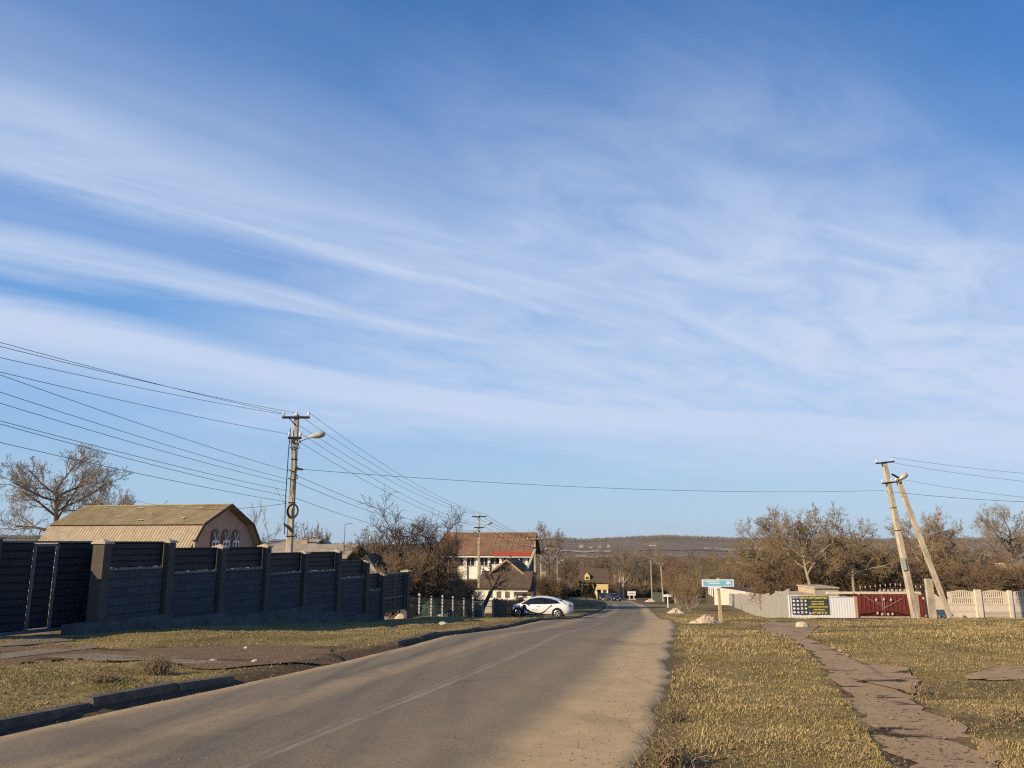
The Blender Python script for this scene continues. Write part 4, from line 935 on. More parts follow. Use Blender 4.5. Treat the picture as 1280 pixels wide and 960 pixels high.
for i, z in enumerate((0, 1.1)):
    wire([P5+Vector((.6, -.1, H5-1.1-z)), P6+Vector((-.2, -.1, H6-z*.7))], ('upper' if i == 0 else 'lower')+' bright wire crossing the road beyond the bend', 'wires crossing the far road', .028, 'wirelit', 1.0)
wire([P6+Vector((.2,-.1,H6)), P7+Vector((0,-.1,H7))], 'short bright wire between the two slim poles beyond the bend', 'wires crossing the far road', .02, 'wirelit', .3)
wire([P1+Vector((.2, -.12, H1-1.98)), at(1106, 613, YA)], 'long lone wire crossing the sky from lamp pole to leaning pole', 'wires crossing the road', .0075, sag=.35)
for i, ((px, py), (qx, qy), lab) in enumerate((((1112, 571), (1280, 592), 'topmost'), ((1114, 578), (1280, 602), 'second'), ((1126, 599), (1280, 622), 'third'), ((1108, 614), (1280, 627.5), 'lowest'))):
    a = at(px, py, YA); c = at(qx, qy, 39.5); e = a+(c-a)*1.9; e.z += .5
    wire([a, e], f'{lab} wire leaving the leaning pole towards the right edge', 'wires right of the leaning pole', .007 if i < 3 else .010, sag=.25)
a = P1+Vector((-.15, -.1, H1-3.2)); wire([a, at(168, 625, 43)], 'thin service wire dropping from the lamp pole towards the barn', 'service wires', .008, sag=.35)
a = P1+Vector((-.15, -.1, H1-3.3)); wire([a, at(344, 608, 28.4)], 'short loose wire tail hanging left of the lamp pole', 'service wires', .007, sag=.05)
p = on(428, 44); o = thing('antenna_mast', 'thin dark mast with bent arm left of the big bare tree', 'mast', p)
zz = zat(427, 655, 44, p); b = MB(); b.tube([(0,0,-.2), (-.05,0,zz-.05), (.02,0,zz), (.35,0,zz+.02)], .013, 6); b.build('tube', M['dark'], o)

# ------------------------------------------------------------------ cars
def car(name, label, p, rz, paint, graphic=False, group=None, L=4.7, W_=.91, H=1.43):
    t = thing(name, label, 'car', p, rz, group)
    # side outline stations along x (front = +x): z bottom, shoulder z, top z, half width
    st_ = [(-L/2, .42, .70, .82, .66), (-L/2+.06, .30, .80, .98, .78), (-L/2+.35, .24, .86, 1.05, .87), (-1.45, .22, .88, 1.02, W_), (-.7, .20, .87, .98, W_), (.3, .20, .86, .96, W_), (1.0, .20, .84, .95, W_), (1.35, .22, .81, .93, W_*.99), (1.85, .22, .72, .84, .87), (L/2-.16, .24, .62, .72, .78), (L/2, .34, .52, .60, .62)]
    b = MB(); k = 9; vs = []
    for x, zb, zs, zt, w in st_:
        sec = [(0, zb), (w*.86, zb), (w*.97, zb+.10), (w, (zb+zs)/2), (w*.985, zs), (w*.90, zt-.03), (w*.6, zt), (0, zt+.015)]
        full = sec+[(-a, c) for a, c in sec[-2:0:-1]]; k = len(full)
        vs += [(x, a, c) for a, c in full]
    n = len(st_); fs = [(i*k+j, i*k+(j+1)%k, (i+1)*k+(j+1)%k, (i+1)*k+j) for i in range(n-1) for j in range(k)]+[tuple(range(k)), tuple(range((n-1)*k, n*k))]
    b.add(vs, fs); b.build('body', paint, t, True)
    roof = [(-1.98, .98, .60), (-1.5, 1.17, .62), (-.95, 1.35, .63), (-.35, H, .63), (.15, H-.01, .63), (.55, 1.33, .63), (1.02, 1.10, .64), (1.30, .93, .68)]
    base = [(-1.98, .97, .74), (-1.5, .98, .80), (-.95, .96, .82), (-.35, .95, .82), (.15, .94, .82), (.55, .93, .82), (1.02, .92, .80), (1.30, .91, .76)]
    b = MB(); vs = []
    for (x, z, w), (x2, z2, w2) in zip(roof, base): vs += [(x2, -w2, z2), (x, -w, z-.03), (x, w, z-.03), (x2, w2, z2)]
    n = len(roof); b.add(vs, [(i*4+j, i*4+j+1, (i+1)*4+j+1, (i+1)*4+j) for i in range(n-1) for j in range(3)]); b.build('windows', M['carglass'], t, True)
    b = MB(); vs = []
    rr = roof[1:7]; rr = [(x, z, w) for x, z, w in roof[1:6]]
    for x, z, w in rr: vs += [(x, -w-.03, z-.055), (x, -w*.8, z+.004), (x, 0, z+.02), (x, w*.8, z+.004), (x, w+.03, z-.055)]
    b.add(vs, [(i*5+j, i*5+j+1, (i+1)*5+j+1, (i+1)*5+j) for i in range(len(rr)-1) for j in range(4)])
    for s in (-1, 1):
        b.bar((.55, s*.64, 1.30), (1.30, s*.75, .93), .07, .06); b.bar((-1.5, s*.65, 1.13), (-2.02, s*.76, .98), .16, .06)
    b.build('roof', paint, t, True)
    b = MB()
    for s in (-1, 1): b.bar((-.42, s*.735, 1.36), (-.5, s*.835, .95), .07, .02)
    b.build('door_pillar', M['carblack'], t)
    for x in (1.42, -1.40):
        for s in (-1, 1):
            b = MB(); b.tube([(x, s*(W_-.20), .34), (x, s*(W_+.012), .34)], .39, 20); b.build('wheel_arch', M['dark'], t)
            b = MB(); Q4 = Matrix.Rotation(R(90)*-s, 4, 'X')
            b.lathe([(.20, -.10), (.30, -.10), (.335, -.07), (.335, .07), (.31, .10), (.24, .105), (.22, .06)], c=(x, s*(W_-.07), .335), n=20, M4=Q4); w = b.build('wheel', M['tyre'], t, False)
            b = MB(); b.lathe([(.225, .0), (.225, .085), (.20, .095), (.19, .055), (.05, .06), (.04, .085)], c=(x, s*(W_-.06), .335), n=20, M4=Q4)
            for a in range(5): an = a*2*math.pi/5; b.bar((x, s*(W_+.015), .335), (x+.2*math.cos(an), s*(W_+.025), .335+.2*math.sin(an)), .055, .02, up=(0,1,0))
            b.build('rim', M['rim'], w)
    for s in (-1, 1):
        b = MB(); b.blob((L/2-.19, s*.62, .635), (.20, .16, .065), 2, 2, 0); b.build('headlight', M['clearlens'], t, True)
        b = MB(); b.blob((-L/2+.10, s*.66, .86), (.12, .19, .075), 2, 2, 0); b.build('tail_light', M['redlens'], t, True)
        b = MB(); b.blob((.78, s*(W_+.08), .98), (.08, .10, .065), 2, 2, 0); b.bar((.8, s*.84, .94), (.8, s*(W_+.02), .97), .05); b.build('mirror', paint if not graphic else M['carblack'], t, True)
        b = MB(); b.bar((-.15, s*(W_+.004), .80), (.05, s*(W_+.004), .80), .02, .03); b.bar((-1.05, s*(W_+.004), .81), (-.85, s*(W_+.004), .81), .02, .03); b.build('handle', M['rim'], t)
        b = MB(); b.box(-1.0, 1.0, s*W_*.96-.02, s*W_*.96+.02, .20, .28); b.build('sill', M['carblack'], t)
    b = MB(); b.box(L/2-.10, L/2+.015, -.45, .45, .40, .55); b.build('grille', M['dark'], t)
    b = MB(); b.box(L/2+.01, L/2+.03, -.26, .26, .36, .46); b.box(-L/2-.015, -L/2+.05, -.26, .26, .56, .67); b.build('number_plate', M['plate'], t)
    b = MB(); b.box(-L/2-.01, -L/2+.22, -.62, .62, .28, .40); b.build('bumper', M['carblack'], t)
    if graphic:
        for s in (-1, 1):
            y = s*(W_+.006); b = MB()
            def strip(P, w):
                for i in range(len(P)-1): b.bar((P[i][0], y, P[i][1]), (P[i+1][0], y, P[i+1][1]), .008, w[i], up=(0,0,1))
            strip([(.95, .88), (.80, .55), (.45, .40), (.0, .31), (-.28, .33), (-.55, .50), (-.8, .72), (-1.0, .92)], [.13, .10, .085, .07, .06, .05, .05])
            strip([(.98, .90), (1.02, .60), (1.0, .32)], [.16, .10]); strip([(1.0, .27), (.6, .26)], [.07])
            b.build('side_graphic', M['cargraphic'], t)
            b = MB()
            for k in range(6): b.box(.05+k*.07, .09+k*.07, y-.004, y+.004, .52+.02*(k % 2), .60-.015*(k % 3))
            b.build('side_lettering', M['zinc'], t)
    return t
pc = at(676.5, 770, 57.5)
car('parked_car', 'white sedan with black curved side graphics parked by the left kerb', (pc.x-.1, 57.5, h(57.2)+.06), R(180-12), M['carwhite'], True)
pc = on(766.8, 157); car('dark_car', 'black car coming up the road at the far bend', (pc.x, 157, h(157)+.02), R(-76), M['carblack'])
pc = on(755.5, 163); car('dark_car', 'dark car at the left roadside just beyond the other black car', (pc.x, 163, h(163)+.1), R(-100), M['carblack'])

# ------------------------------------------------------------------ right side: sign, heaps, fences, gate
p = on(900, 30.5); zt = zat(898, 722.5, 30.5, p)
o = thing('road_sign', 'light blue and white direction sign nailed to a wooden post', 'sign', p, R(3))
b = MB(); b.hexa([(-.06,-.05,-.4),(.06,-.05,-.4),(.06,.05,-.4),(-.06,.05,-.4),(-.055,-.045,zt-.0),(.02,-.045,zt-.0),(.02,.045,zt),(-.055,.045,zt)]); b.build('post', M['postwood'], o)
zb0, zb1 = zat(898, 733.2, 30.5, p), zat(898, 724.2, 30.5, p); xa_, xb_ = -.67, .56
b = MB(); b.box(xa_, xb_, -.075, -.05, zb0, zb1); bo = b.build('board', M['signwhite'], o)
b = MB(); b.box(xa_+.05, xb_-.05, -.079, -.074, zb0+.035, zb1-.035); b.build('panel', M['signblue'], bo)
b = MB(); b.box(-.42, .05, -.075, -.05, zb0-.07, zb0-.003); b.build('lower_strip', M['signwhite'], bo)
b = MB(); q = random.Random(6)
for row, (x0, x1, z) in enumerate(((-.52, -.02, zb0+.185), (-.40, .02, zb0+.115))):
    x = x0; b = MB()
    while x < x1:
        w_ = q.uniform(.025, .045); b.box(x, x+w_, -.082, -.078, z-.02, z+.02); x += w_+.008
    b.build('lettering', M['signwhite'], bo)
b = MB(); b.prism([(.26, zb0+.12), (.30, zb0+.21), (.40, zb0+.18), (.46, zb0+.14), (.40, zb0+.09), (.30, zb0+.08)], -.082, -.078)
b.build('arrow_symbol', M['signwhite'], bo)
p = on(835.2, 92); zt = zat(835, 742.5, 92, p); o = thing('small_sign', 'small pale sign on a thin white post by the bend', 'sign', p)
b = MB(); b.tube([(0,0,-.2), (0,0,zt)], .06, 8); b.build('post', M['signwhite'], o)
b = MB(); b.box(-.52, .52, -.09, -.06, zt-.32, zt-.05); b.build('board', M['signwhite'], o)
def heap(name, label, p, r, hh, mt, seed, n=26):
    b = MB(); q = random.Random(seed); k = 22; rings = 7; vs = []
    for i in range(rings):
        f = i/(rings-1)
        for j in range(k):
            a = 2*math.pi*j/k; rr = r*(1-f)*(1+.22*math.sin(a*3+seed)+q.uniform(-.10, .10)); z = hh*(f**.8)*(1+q.uniform(-.14, .14))-.04
            vs.append((rr*math.cos(a)*1.15, rr*math.sin(a)*.9, z))
    b.add(vs, [(i*k+j, i*k+(j+1)%k, (i+1)*k+(j+1)%k, (i+1)*k+j) for i in range(rings-1) for j in range(k)])
    for i in range(n):
        a = q.uniform(0, 6.28); d = r*q.uniform(.1, 1.2); s = q.uniform(.02, .055); z = max(0, hh*(1-d/r))
        b.blob((d*math.cos(a)*1.15, d*math.sin(a)*.9, z+s*.3), (s*1.3, s, s*.8), i, 1, .25)
    o = b.build(name, M[mt]); o.location = p; return tag(o, label, 'heap')
p = on(882, 29.0); p.z = float(ground_z(p.x, p.y)); heap('rubble_heap', 'pale rubble heap at the foot of the blue sign post', p, .52, .30, 'rubble', 1)
p = on(843.5, 74); heap('sand_heap', 'pale sand heap on the right verge before the small sign', p, .72, .55, 'sandheap', 2, 10)
p = on(813, 138); heap('sand_heap', 'small far sand heap on the right verge near the slim poles', p, .9, .7, 'sandheap', 3, 8)
p = on(1001, 25.5); p.z = float(ground_z(p.x, p.y)); b = MB(); b.blob((0,0,.06), (.21, .16, .12), 8, 3, .08); o = b.build('stone_block', M['stone']); o.location = p; tag(o, 'pale stone lying beside the footpath in front of the grey fence', 'stone')
p = Vector((*gp(554, 786), 0))
for k, (px, Yy, s, lab) in enumerate(((553, 38.5, .22, 'pale stone at the foot of the green mesh fence'), (554, 24.0, .09, 'small pale stone on the grass by the far left kerb'))):
    p = on(px, Yy); p.z = float(ground_z(p.x, p.y)); b = MB(); b.blob((0,0,s*.4), (s*1.3, s, s*.7), 11+k, 2, .2); o = b.build('stone', M['stone']); o.location = p; tag(o, lab, 'stone')
for k, (px, py, lab) in enumerate(((307, 817, 'tiny white stone on the dark earth below the wall'), (318, 835, 'tiny pale stone at the road edge near the kerb gap'), (266, 834, 'tiny pale stone at the end of the narrow slab'))):
    x, y = gp(px, py); b = MB(); b.blob((0,0,.02), (.05, .035, .03), 20+k, 2, .2); o = b.build('stone', M['stone']); o.location = (x, y, float(ground_z(x, y))); tag(o, lab, 'stone')

# grey corrugated fence receding down the hill
f0 = Vector((at(987.5, 770, 46.3).x, 46.3, 0)); f1 = Vector((at(912, 760, 103).x, 103, 0)); fd = (f1-f0).normalized(); FLn = (f1-f0).length
cf = thing('corrugated_fence', 'weathered grey corrugated metal fence stepping down towards the white building', 'fence', f0, math.atan2(fd.y, fd.x))
n = 11; seg = FLn/n; q = random.Random(12)
for i in range(n):
    a = i*seg; za = h(f0.y+fd.y*a); zb_ = h(f0.y+fd.y*(a+seg)); b = MB(); vs = []; m_ = 52
    ht = 1.62 if i < 8 else 1.45
    up = .22 if i in (0, 1) else .10
    for k in range(m_+1):
        x = a+seg*k/m_; y = .022*(1 if (k//2) % 2 else -1); z = za+(zb_-za)*k/m_; top = z+ht-up*(k/m_)+q.uniform(-.01, .01)+.10
        vs += [(x, y, z-.1), (x, y, top)]
    b.add(vs, [(2*k, 2*k+2, 2*k+3, 2*k+1) for k in range(m_)]); b.build('sheet_panel', M['zinc'], cf)
    b = MB(); b.box(a-.03, a+.03, -.08, -.03, za-.3, za+ht+.12); b.build('post', M['steel'], cf)
# pale corrugated panel with banner
YP = 46.0; wx0 = at(988, 770, YP).x; wx1 = at(1069, 770, YP).x; zg = h(YP); zt = at(1030, 744.3, YP).z
wp = thing('panel_fence', 'pale white corrugated fence panel carrying the dark banner', 'fence', (wx0, YP, 0), 0)
b = MB(); vs = []; m_ = 96
for k in range(m_+1):
    x = (wx1-wx0)*k/m_; y = .003*(1 if (k//2) % 2 else -1); vs += [(x, y, zg-.15), (x, y, zt-.02-.10*k/m_)]
b.add(vs, [(2*k, 2*k+2, 2*k+3, 2*k+1) for k in range(m_)]); b.build('sheet_panel', M['zincwhite'], wp)
b = MB(); w_ = wx1-wx0; b.box(-.06, .0, -.03, .03, zg-.3, zt+.01); b.bar((0, 0, zt-.0), (w_, 0, zt-.10), .06, .035); b.build('edge_trim', M['signwhite'], wp)
b = MB(); b.box(w_+.01, w_+.17, -.05, .05, zg-.3, zt-.05); b.build('post', M['barnwall'], wp)
bx0, bx1 = at(989.7, 757, YP).x, at(1035.8, 757, YP).x; bz1 = at(1012, 745.0, YP).z; bz0 = at(1012, 768.0, YP).z
bn_ = thing('banner', 'dark advertising banner with yellow lettering and white emblems on the pale fence', 'banner', (bx0, YP-.045, 0), 0)
bw, bh = bx1-bx0, bz1-bz0
b = MB(); vs = []; m_ = 24
for k in range(m_+1): x = bw*k/m_; y = .006*math.sin(k*1.9); vs += [(x, y, bz0+.01*math.sin(k*.7)), (x, y, bz1)]
b.add(vs, [(2*k, 2*k+2, 2*k+3, 2*k+1) for k in range(m_)]); b.build('sheet', M['bannerdark'], bn_)
def text(s, x, z, hgt, mt, parent, width=None, name='lettering'):
    cu = bpy.data.curves.new('text', 'FONT'); cu.body = s; cu.size = 1; cu.extrude = .004; cu.offset = .028
    o = bpy.data.objects.new('text', cu); COL.objects.link(o); dg = bpy.context.evaluated_depsgraph_get(); me = bpy.data.meshes.new_from_object(o.evaluated_get(dg))
    bpy.data.objects.remove(o)
    v = np.zeros(len(me.vertices)*3, np.float32); me.vertices.foreach_get('co', v); v = v.reshape(-1, 3)
    mn, mx = v.min(0), v.max(0); sz = hgt/max(mx[1]-mn[1], 1e-6); sx = (width/(mx[0]-mn[0])) if width else sz
    out = np.stack([x+(v[:,0]-mn[0])*sx, -.014-v[:,2], z+(v[:,1]-mn[1])*sz], -1).astype(np.float32); me.vertices.foreach_set('co', out.ravel())
    me.materials.clear(); me.materials.append(M[mt]); me.update(); return link(name, me, parent)
text('СТО', bw*.02, bz1-bh*.135, bh*.105, 'bannerwhite', bn_, bw*.145)
text('ЧОГСЯ-АВТОСЕРВІС', bw*.20, bz1-bh*.16, bh*.12, 'banneryellow', bn_, bw*.77)
for s, xa_, xb_, f, hh in (('РЕМОНТ ХОДОВОЇ', .53, .87, .345, .085), ('РЕМОНТ МОТОРА', .53, .87, .485, .085), ('КОМПʼЮТЕРНА ДІАГНОСТИКА', .445, .97, .64, .085), ('РОЗВАЛ', .575, .865, .785, .085), ('068 208 59 36', .535, .95, .965, .115)):
    text(s, bw*xa_, bz1-bh*f, bh*hh, 'banneryellow', bn_, bw*(xb_-xa_))
b = MB(); b.tube([(bw*.46, -.012, bz0+bh*.12), (bw*.475, -.012, bz0+bh*.05), (bw*.505, -.012, bz0+bh*.045)], .035, 5); b.build('phone_symbol', M['bannerwhite'], bn_)
for r_ in range(4):
    for c_ in range(4):
        x = bw*(.055+c_*.105); z = bz1-bh*(.265+r_*.205); b = MB(); rr = bh*.062; k = (r_*4+c_) % 4
        if k == 0: b.prism([(x+rr*math.cos(a)*1.1, z+rr*math.sin(a)) for a in [i*math.pi/7 for i in range(14)]], -.016, -.008)
        elif k == 1: b.prism([(x-rr, z-rr*.8), (x, z-rr), (x+rr, z-rr*.7), (x+rr*.8, z+rr*.7), (x, z+rr*.4), (x-rr*.8, z+rr)], -.016, -.008)
        elif k == 2:
            for i in range(3): b.box(x-rr, x+rr, -.016, -.008, z-rr+i*rr*.75, z-rr*.55+i*rr*.75)
        else: b.prism([(x, z-rr), (x+rr*1.2, z), (x, z+rr), (x-rr*1.2, z)], -.016, -.008)
        b.build('emblem', M['bannerwhite'], bn_)
# grey block building behind the panel
p = on(1020, 52); z0_ = zat(1033, 735.5, 52, p); w_ = at(1047.5, 735, 52).x-p.x
o = thing('block_shed', 'low grey block shed whose top shows above the banner fence', 'shed', p)
b = MB(); b.box(0, w_, 0, 3, -.8, z0_); b.build('wall', M['conc'], o); b = MB(); b.box(-.05, w_+.05, -.1, 3.1, z0_, z0_+.08); b.box(-1.6, 0-.06, .2, 3, -.8, z0_-.35); b.build('coping', M['conc'], o)
# red gate
YG = 47.4; gx0 = at(1071, 770, YG).x; gx1 = at(1150, 770, YG).x; zt = at(1100, 742.5, YG).z; zg = h(YG)
rg = thing('red_gate', 'dark red double gate with faded ribs and pale flower ornaments', 'gate', (gx0, YG, 0), 0)
GW = at(1138, 770, YG).x-gx0
for k in range(2):
    x0, x1 = GW*k/2+.02, GW*(k+1)/2-.02; b = MB(); n = 10; vs = []
    b.box(x0, x1, 0, .03, zg+.18, zt); lf = b.build('gate_leaf', M['gatered'], rg)
    b = MB()
    for j in range(1, 6):
        x = x0+(x1-x0)*j/6; b.box(x-.022, x+.022, -.03, .0-.002, zg+.5, zt-.06)
    b.build('rib', M['gateredrib'], lf)
cx = GW*.525
b = MB()
pts = [(-GW*.48, zg+.30), (-GW*.25, zg+.38), (0, zg+.50), (GW*.25, zg+.38), (GW*.46, zg+.25)]
for (xa_, za_), (xb_, zb_) in zip(pts[:-1], pts[1:]): b.bar((cx+xa_, -.05, za_), (cx+xb_, -.05, zb_), .035, .06, up=(0,0,1))
b.bar((.05, -.045, zg+.22), (GW-.05, -.045, zg+.22), .03, .05); b.build('arched_trim', mat('dark_iron', (.06, .015, .01), .7, .2, 5), rg)
b = MB(); O_ = (cx, -.06, zg+.66)
for dx, dz in ((-1.15, .68), (-.95, .55), (-.45, .45), (1.1, .55), (.0, -.42), (0, .62)): b.bar(O_, (cx+dx, -.06, zg+.66+dz), .012, .012, up=(0,1,0))
b.build('ornament_stem', M['pinkflower'], rg)
for dx, z in ((-1.42, 1.48), (-.45, 1.12), (0, 1.15), (.42, 1.12), (-.44, .36), (-.18, .30), (.18, .30), (.44, .32)):
    b = MB(); b.blob((cx+dx, -.07, zg+z), (.065, .03, .085), 3, 2, .1); b.build('ornament_flower', M['pinkflower'], rg)
for x in (-.06, GW+.06):
    b = MB(); b.box(x-.05, x+.05, -.06, .06, zg-.3, zt+.04); b.build('gate_post', M['gatered'], rg)
b = MB(); b.box(-1.6, GW*1.25, .06, .32, zt+.0, zt+.12); b.build('lintel', M['concfence'], rg)
wx = at(1144.5, 770, YG).x; ww = at(1166, 770, YG).x-wx
wg = thing('wicket_gate', 'narrow dark red wicket gate behind the concrete stub post', 'gate', (wx, YG, 0), 0)
b = MB(); b.box(.3, ww, 0, .03, zg+.12, zt-.05); lf = b.build('gate_leaf', M['gatered'], wg)
b = MB()
for j in range(1, 5): x = .3+(ww-.3)*j/5; b.box(x-.02, x+.02, -.03, -.002, zg+.35, zt-.1)
b.build('rib', M['gateredrib'], lf)
b = MB(); b.box(-.02, .22, -.05, .06, zg-.3, zt+.05); b.box(ww+.01, ww+.13, -.05, .05, zg-.3, zt+.05); b.build('gate_post', M['barnwall'], wg)
for dx, z in ((.55, 1.2), (.62, .2), (.9, .38)): b = MB(); b.blob((dx, -.05, zg+z), (.07, .03, .08), 3, 2, .1); b.build('ornament_flower', M['pinkflower'], wg)
b = MB(); b.bar((.62, -.045, zg+1.15), (.85, -.045, zg+.5), .02); b.build('ornament_stem', M['pinkflower'], wg)
# spear topped fence behind the red gate
p = on(1078, 51); z0_ = zat(1100, 741, 51, p); z1_ = zat(1100, 730, 51, p); w_ = at(1152, 740, 51).x-p.x
o = thing('spear_fence', 'wrought fence with pale spear tips and shells behind the red gate', 'fence', p)
b = MB(); b.box(-.1, w_, 0, .12, -.3, z0_-.05); b.build('base_wall', M['conc'], o)
b = MB(); n = 13; tops = []
for k in range(n):
    x = w_*k/(n-1); z = z1_-.35*abs(k/(n-1)-.55); b.tube([(x, .05, z0_-.1), (x, .05, z-.08)], .014, 5); tops.append((x, z))
for k in range(n-1): b.bar((tops[k][0], .05, tops[k][1]-.22), (tops[k+1][0], .05, tops[k+1][1]-.22), .025)
b.build('bars', M['bark_dark'], o)
b = MB()
for x, z in tops: b.lathe([(.012, -.10), (.035, -.05), (.012, .06)], c=(x, .05, z), n=6)
b.build('spear_tip', M['pinkflower'], o)
b = MB()
for k in range(7): b.blob((w_*.32+k*.26, .0, z0_+.12+.03*(k % 2)), (.10, .05, .09), k, 2, .15)
b.build('shell_ornament', M['conc'], o)
# cream concrete panel fence
YF = 49.0; cx0 = at(1185, 770, YF).x; PW = at(1265, 770, YF).x-at(1225, 770, YF).x
zt = at(1245, 737, YF).z; zg = h(YF)+.02; HT = zt-zg
cfn = thing('concrete_fence', 'cream precast concrete fence with slotted arched top panels on the right', 'fence', (cx0, YF, 0), 0)
def slots(b, x0, x1, z0, z1, nb, arch_=0.0):
    w = (x1-x0)
    for k in range(nb):
        xc = x0+w*(k+.5)/nb; t_ = 1-abs(2*(k+.5)/nb-1); top = z1+arch_*math.sin(math.pi*(k+.5)/nb)
        b.box(xc-w/nb*.22, xc+w/nb*.22, -.02, .03, z0, top)
for i in range(5):
    x0 = i*PW+.10; x1 = (i+1)*PW-.10
    b = MB(); b.box(x0, x1, -.03, .03, zg, zg+HT*.235); b.build('lower_panel', M['concfence'] if i == 0 else M['concbrick'], cfn)
    b = MB(); b.box(x0, x1, -.025, .025, zg+HT*.245, zg+HT*.47); b.build('middle_panel', M['concfence'], cfn)
    b = MB(); b.box(x0, x1, -.03, .03, zg+HT*.48, zg+HT*.535); b.box(x0, x0+.25, -.03, .03, zg+HT*.535, zg+HT*.93); b.box(x1-.25, x1, -.03, .03, zg+HT*.535, zg+HT*.93)
    slots(b, x0+.25, x1-.25, zg+HT*.53, zg+HT*.70, 10); b.box(x0, x1, -.032, .032, zg+HT*.695, zg+HT*.745)
    slots(b, x0+.10, x1-.10, zg+HT*.74, zg+HT*.90, 12, HT*.085)
    n = 12
    for k in range(n):
        xa_, xb_ = x0+(x1-x0)*k/n, x0+(x1-x0)*(k+1)/n; f = .90+.05*math.sin(math.pi*k/n); f2 = .90+.05*math.sin(math.pi*(k+1)/n)
        b.bar((xa_, 0, zg+HT*f), (xb_, 0, zg+HT*f2), .05, .05)
    b.build('slotted_panel', M['concfence'], cfn)
    b = MB(); w2 = .19 if i == 1 else .11; b.box(i*PW-w2, i*PW+w2, -.09, .07, zg-.4, zg+HT*(1.0 if i == 1 else .97))
    if i != 0: b.build('post', M['concfence'], cfn)
b = MB(); b.hexa([(-.95, -.06, zg-.3), (.02, -.06, zg-.3), (.02, .04, zg-.3), (-.95, .04, zg-.3), (-.95, -.06, zg+HT*.97), (-.05, -.06, zg+HT*.55), (-.05, .04, zg+HT*.55), (-.95, .04, zg+HT*.97)]); b.build('end_panel', M['concfence'], cfn)

# white building down the hill
p = on(893.5, 105); zz = zat(900, 733, 105, p)
o = thing('white_building', 'long low white building with dark roof and dark windowed side behind the grey fence', 'building', p, R(-8))
Lw = 5.8
b = MB(); b.prism([(0, -1.5), (Lw, -1.5), (Lw, zz*.62), (2.2, zz-.35), (0, zz-.1)], 0, 11); b.build('wall', M['whitewash'], o)
b = MB(); b.prism([(-.5, zz-.1), (2.2, zz-.32), (Lw+.4, zz*.62), (Lw+.4, zz*.62+.14), (2.2, zz-.16), (-.5, zz+.10)], .05, 11.4); b.build('roof', M['roof_dark'], o)
for k, y in enumerate((1.6, 3.6, 5.8)):
    b = MB(); b.box(-.06, .02, y-.55, y+.55, 1.0, 2.4); wn = b.build('window', M['whitepaint'], o); b = MB(); b.box(-.075, .02, y-.42, y+.42, 1.12, 2.28); b.build('pane', M['whitepaint'], wn)
b = MB(); b.box(-.04, .0-.003, 0.05, 10.9, -1.5, zz-.15); b.build('dark_side_sheet', M['bark_dark'], o)  # dark brown sheet over the whole left side wall
# green roofed house at the right edge
p = on(1347, 78); zz0 = zat(1345, 684, 78, p); zz1 = zat(1300, 664, 80, p)
house('green_roof_house', 'house with dark green sheet roof at the right edge behind trees', 'house', p, R(-2), 9, 8, zz0, zz1, M['roof_green'], M['roof_green'], [(1.5, zz0-2.4, 1.0, 1.3), (4, zz0-2.4, 1.0, 1.3)], zg=-1)
p = on(1272, 70); zz0 = zat(1275, 699, 70, p); house('porch', 'small white gabled porch before the green roofed house', 'porch', p, 0, 2.4, 2.5, zz0, zz0+.9, M['whitewash'], M['roof_dark'], [(1.7, zz0-1.6, .8, 1.1)], axis='y', zg=-1, over=.3)

# ------------------------------------------------------------------ things down the road
p = on(728, 170); zr_ = zat(740, 711.5, 173, p); ze_ = zat(740, 727, 170, p); wL = at(758, 727, 170).x-p.x
yh, yr = house('yellow_house', 'yellow house with brown roof and small pointed dormer past the hedge', 'house', p, R(-6), wL, 7, ze_, zr_, M['yellowwall'], M['roof_dark'], [(3.0, ze_-1.25, .22, .8), (3.5, ze_-1.25, .22, .8), (4.0, ze_-1.25, .22, .8)], zg=-1.5, over=.4, frame=M['bark_dark'])
dx = at(735, 720, 168).x-p.x; zd = zat(735, 725, 168, p); zd1 = zat(735, 716.5, 168, p)
b = MB(); b.prism([(dx-.55, zd-.3), (dx+.55, zd-.3), (dx+.55, zd1-.6), (dx, zd1), (dx-.55, zd1-.6)], .3, 2.5); dm = b.build('dormer', M['yellowwall'], yr); b = MB(); b.box(dx-.25, dx+.25, .26, .32, zd+.05, zd+.55); b.build('pane', M['glass'], dm)
b = MB(); b.box(wL*.45, wL+.3, -1.4, -.02, ze_-1.55, ze_-1.35); b.box(wL*.45, wL+.3, -1.42, -1.36, ze_-1.35, ze_-.45); b.build('balcony', M['yellowwall'], yh)
b = MB()
for x in (wL*.55, wL*.80, wL+.1): b.box(x-.16, x+.16, -1.35, -1.05, -1, ze_-1.55)
b.build('balcony_post', M['whitepaint'], yh)
b = MB(); b.box(wL*.62, wL*.78, -.04, .01, 0, 2.2); b.build('door', M['dark'], yh)
b = MB(); b.box(.1, wL*.42, -.03, -.004, .5, ze_-1.6); b.build('shutter', M['bark_dark'], yh)
p = on(790, 168); o = thing('roadside_board', 'white board on short legs beside the road at the far bend', 'sign', p)
z0_, z1_ = zat(790, 744.2, 168, p), zat(790, 739.2, 168, p)
b = MB(); b.box(-.85, .85, -.06, .06, z0_, z1_); b.build('board', M['signwhite'], o)
b = MB(); b.box(-.6, -.3, -.1, .1, -.6, z0_); b.box(.35, .6, -.1, .1, -.6, z0_); b.box(-.8, .9, -.15, .15, -.6, .25); b.build('leg', M['postwhite'], o)
b = MB()
for k in range(8): b.box(-.62+k*.16, -.52+k*.16, -.075, -.058, (z0_+z1_)/2-.09, (z0_+z1_)/2+.09)
b.build('lettering', M['roof_dark'], o)
p = on(816, 152); z1_ = zat(820, 740.5, 152, p); w_ = at(828, 745, 152).x-p.x
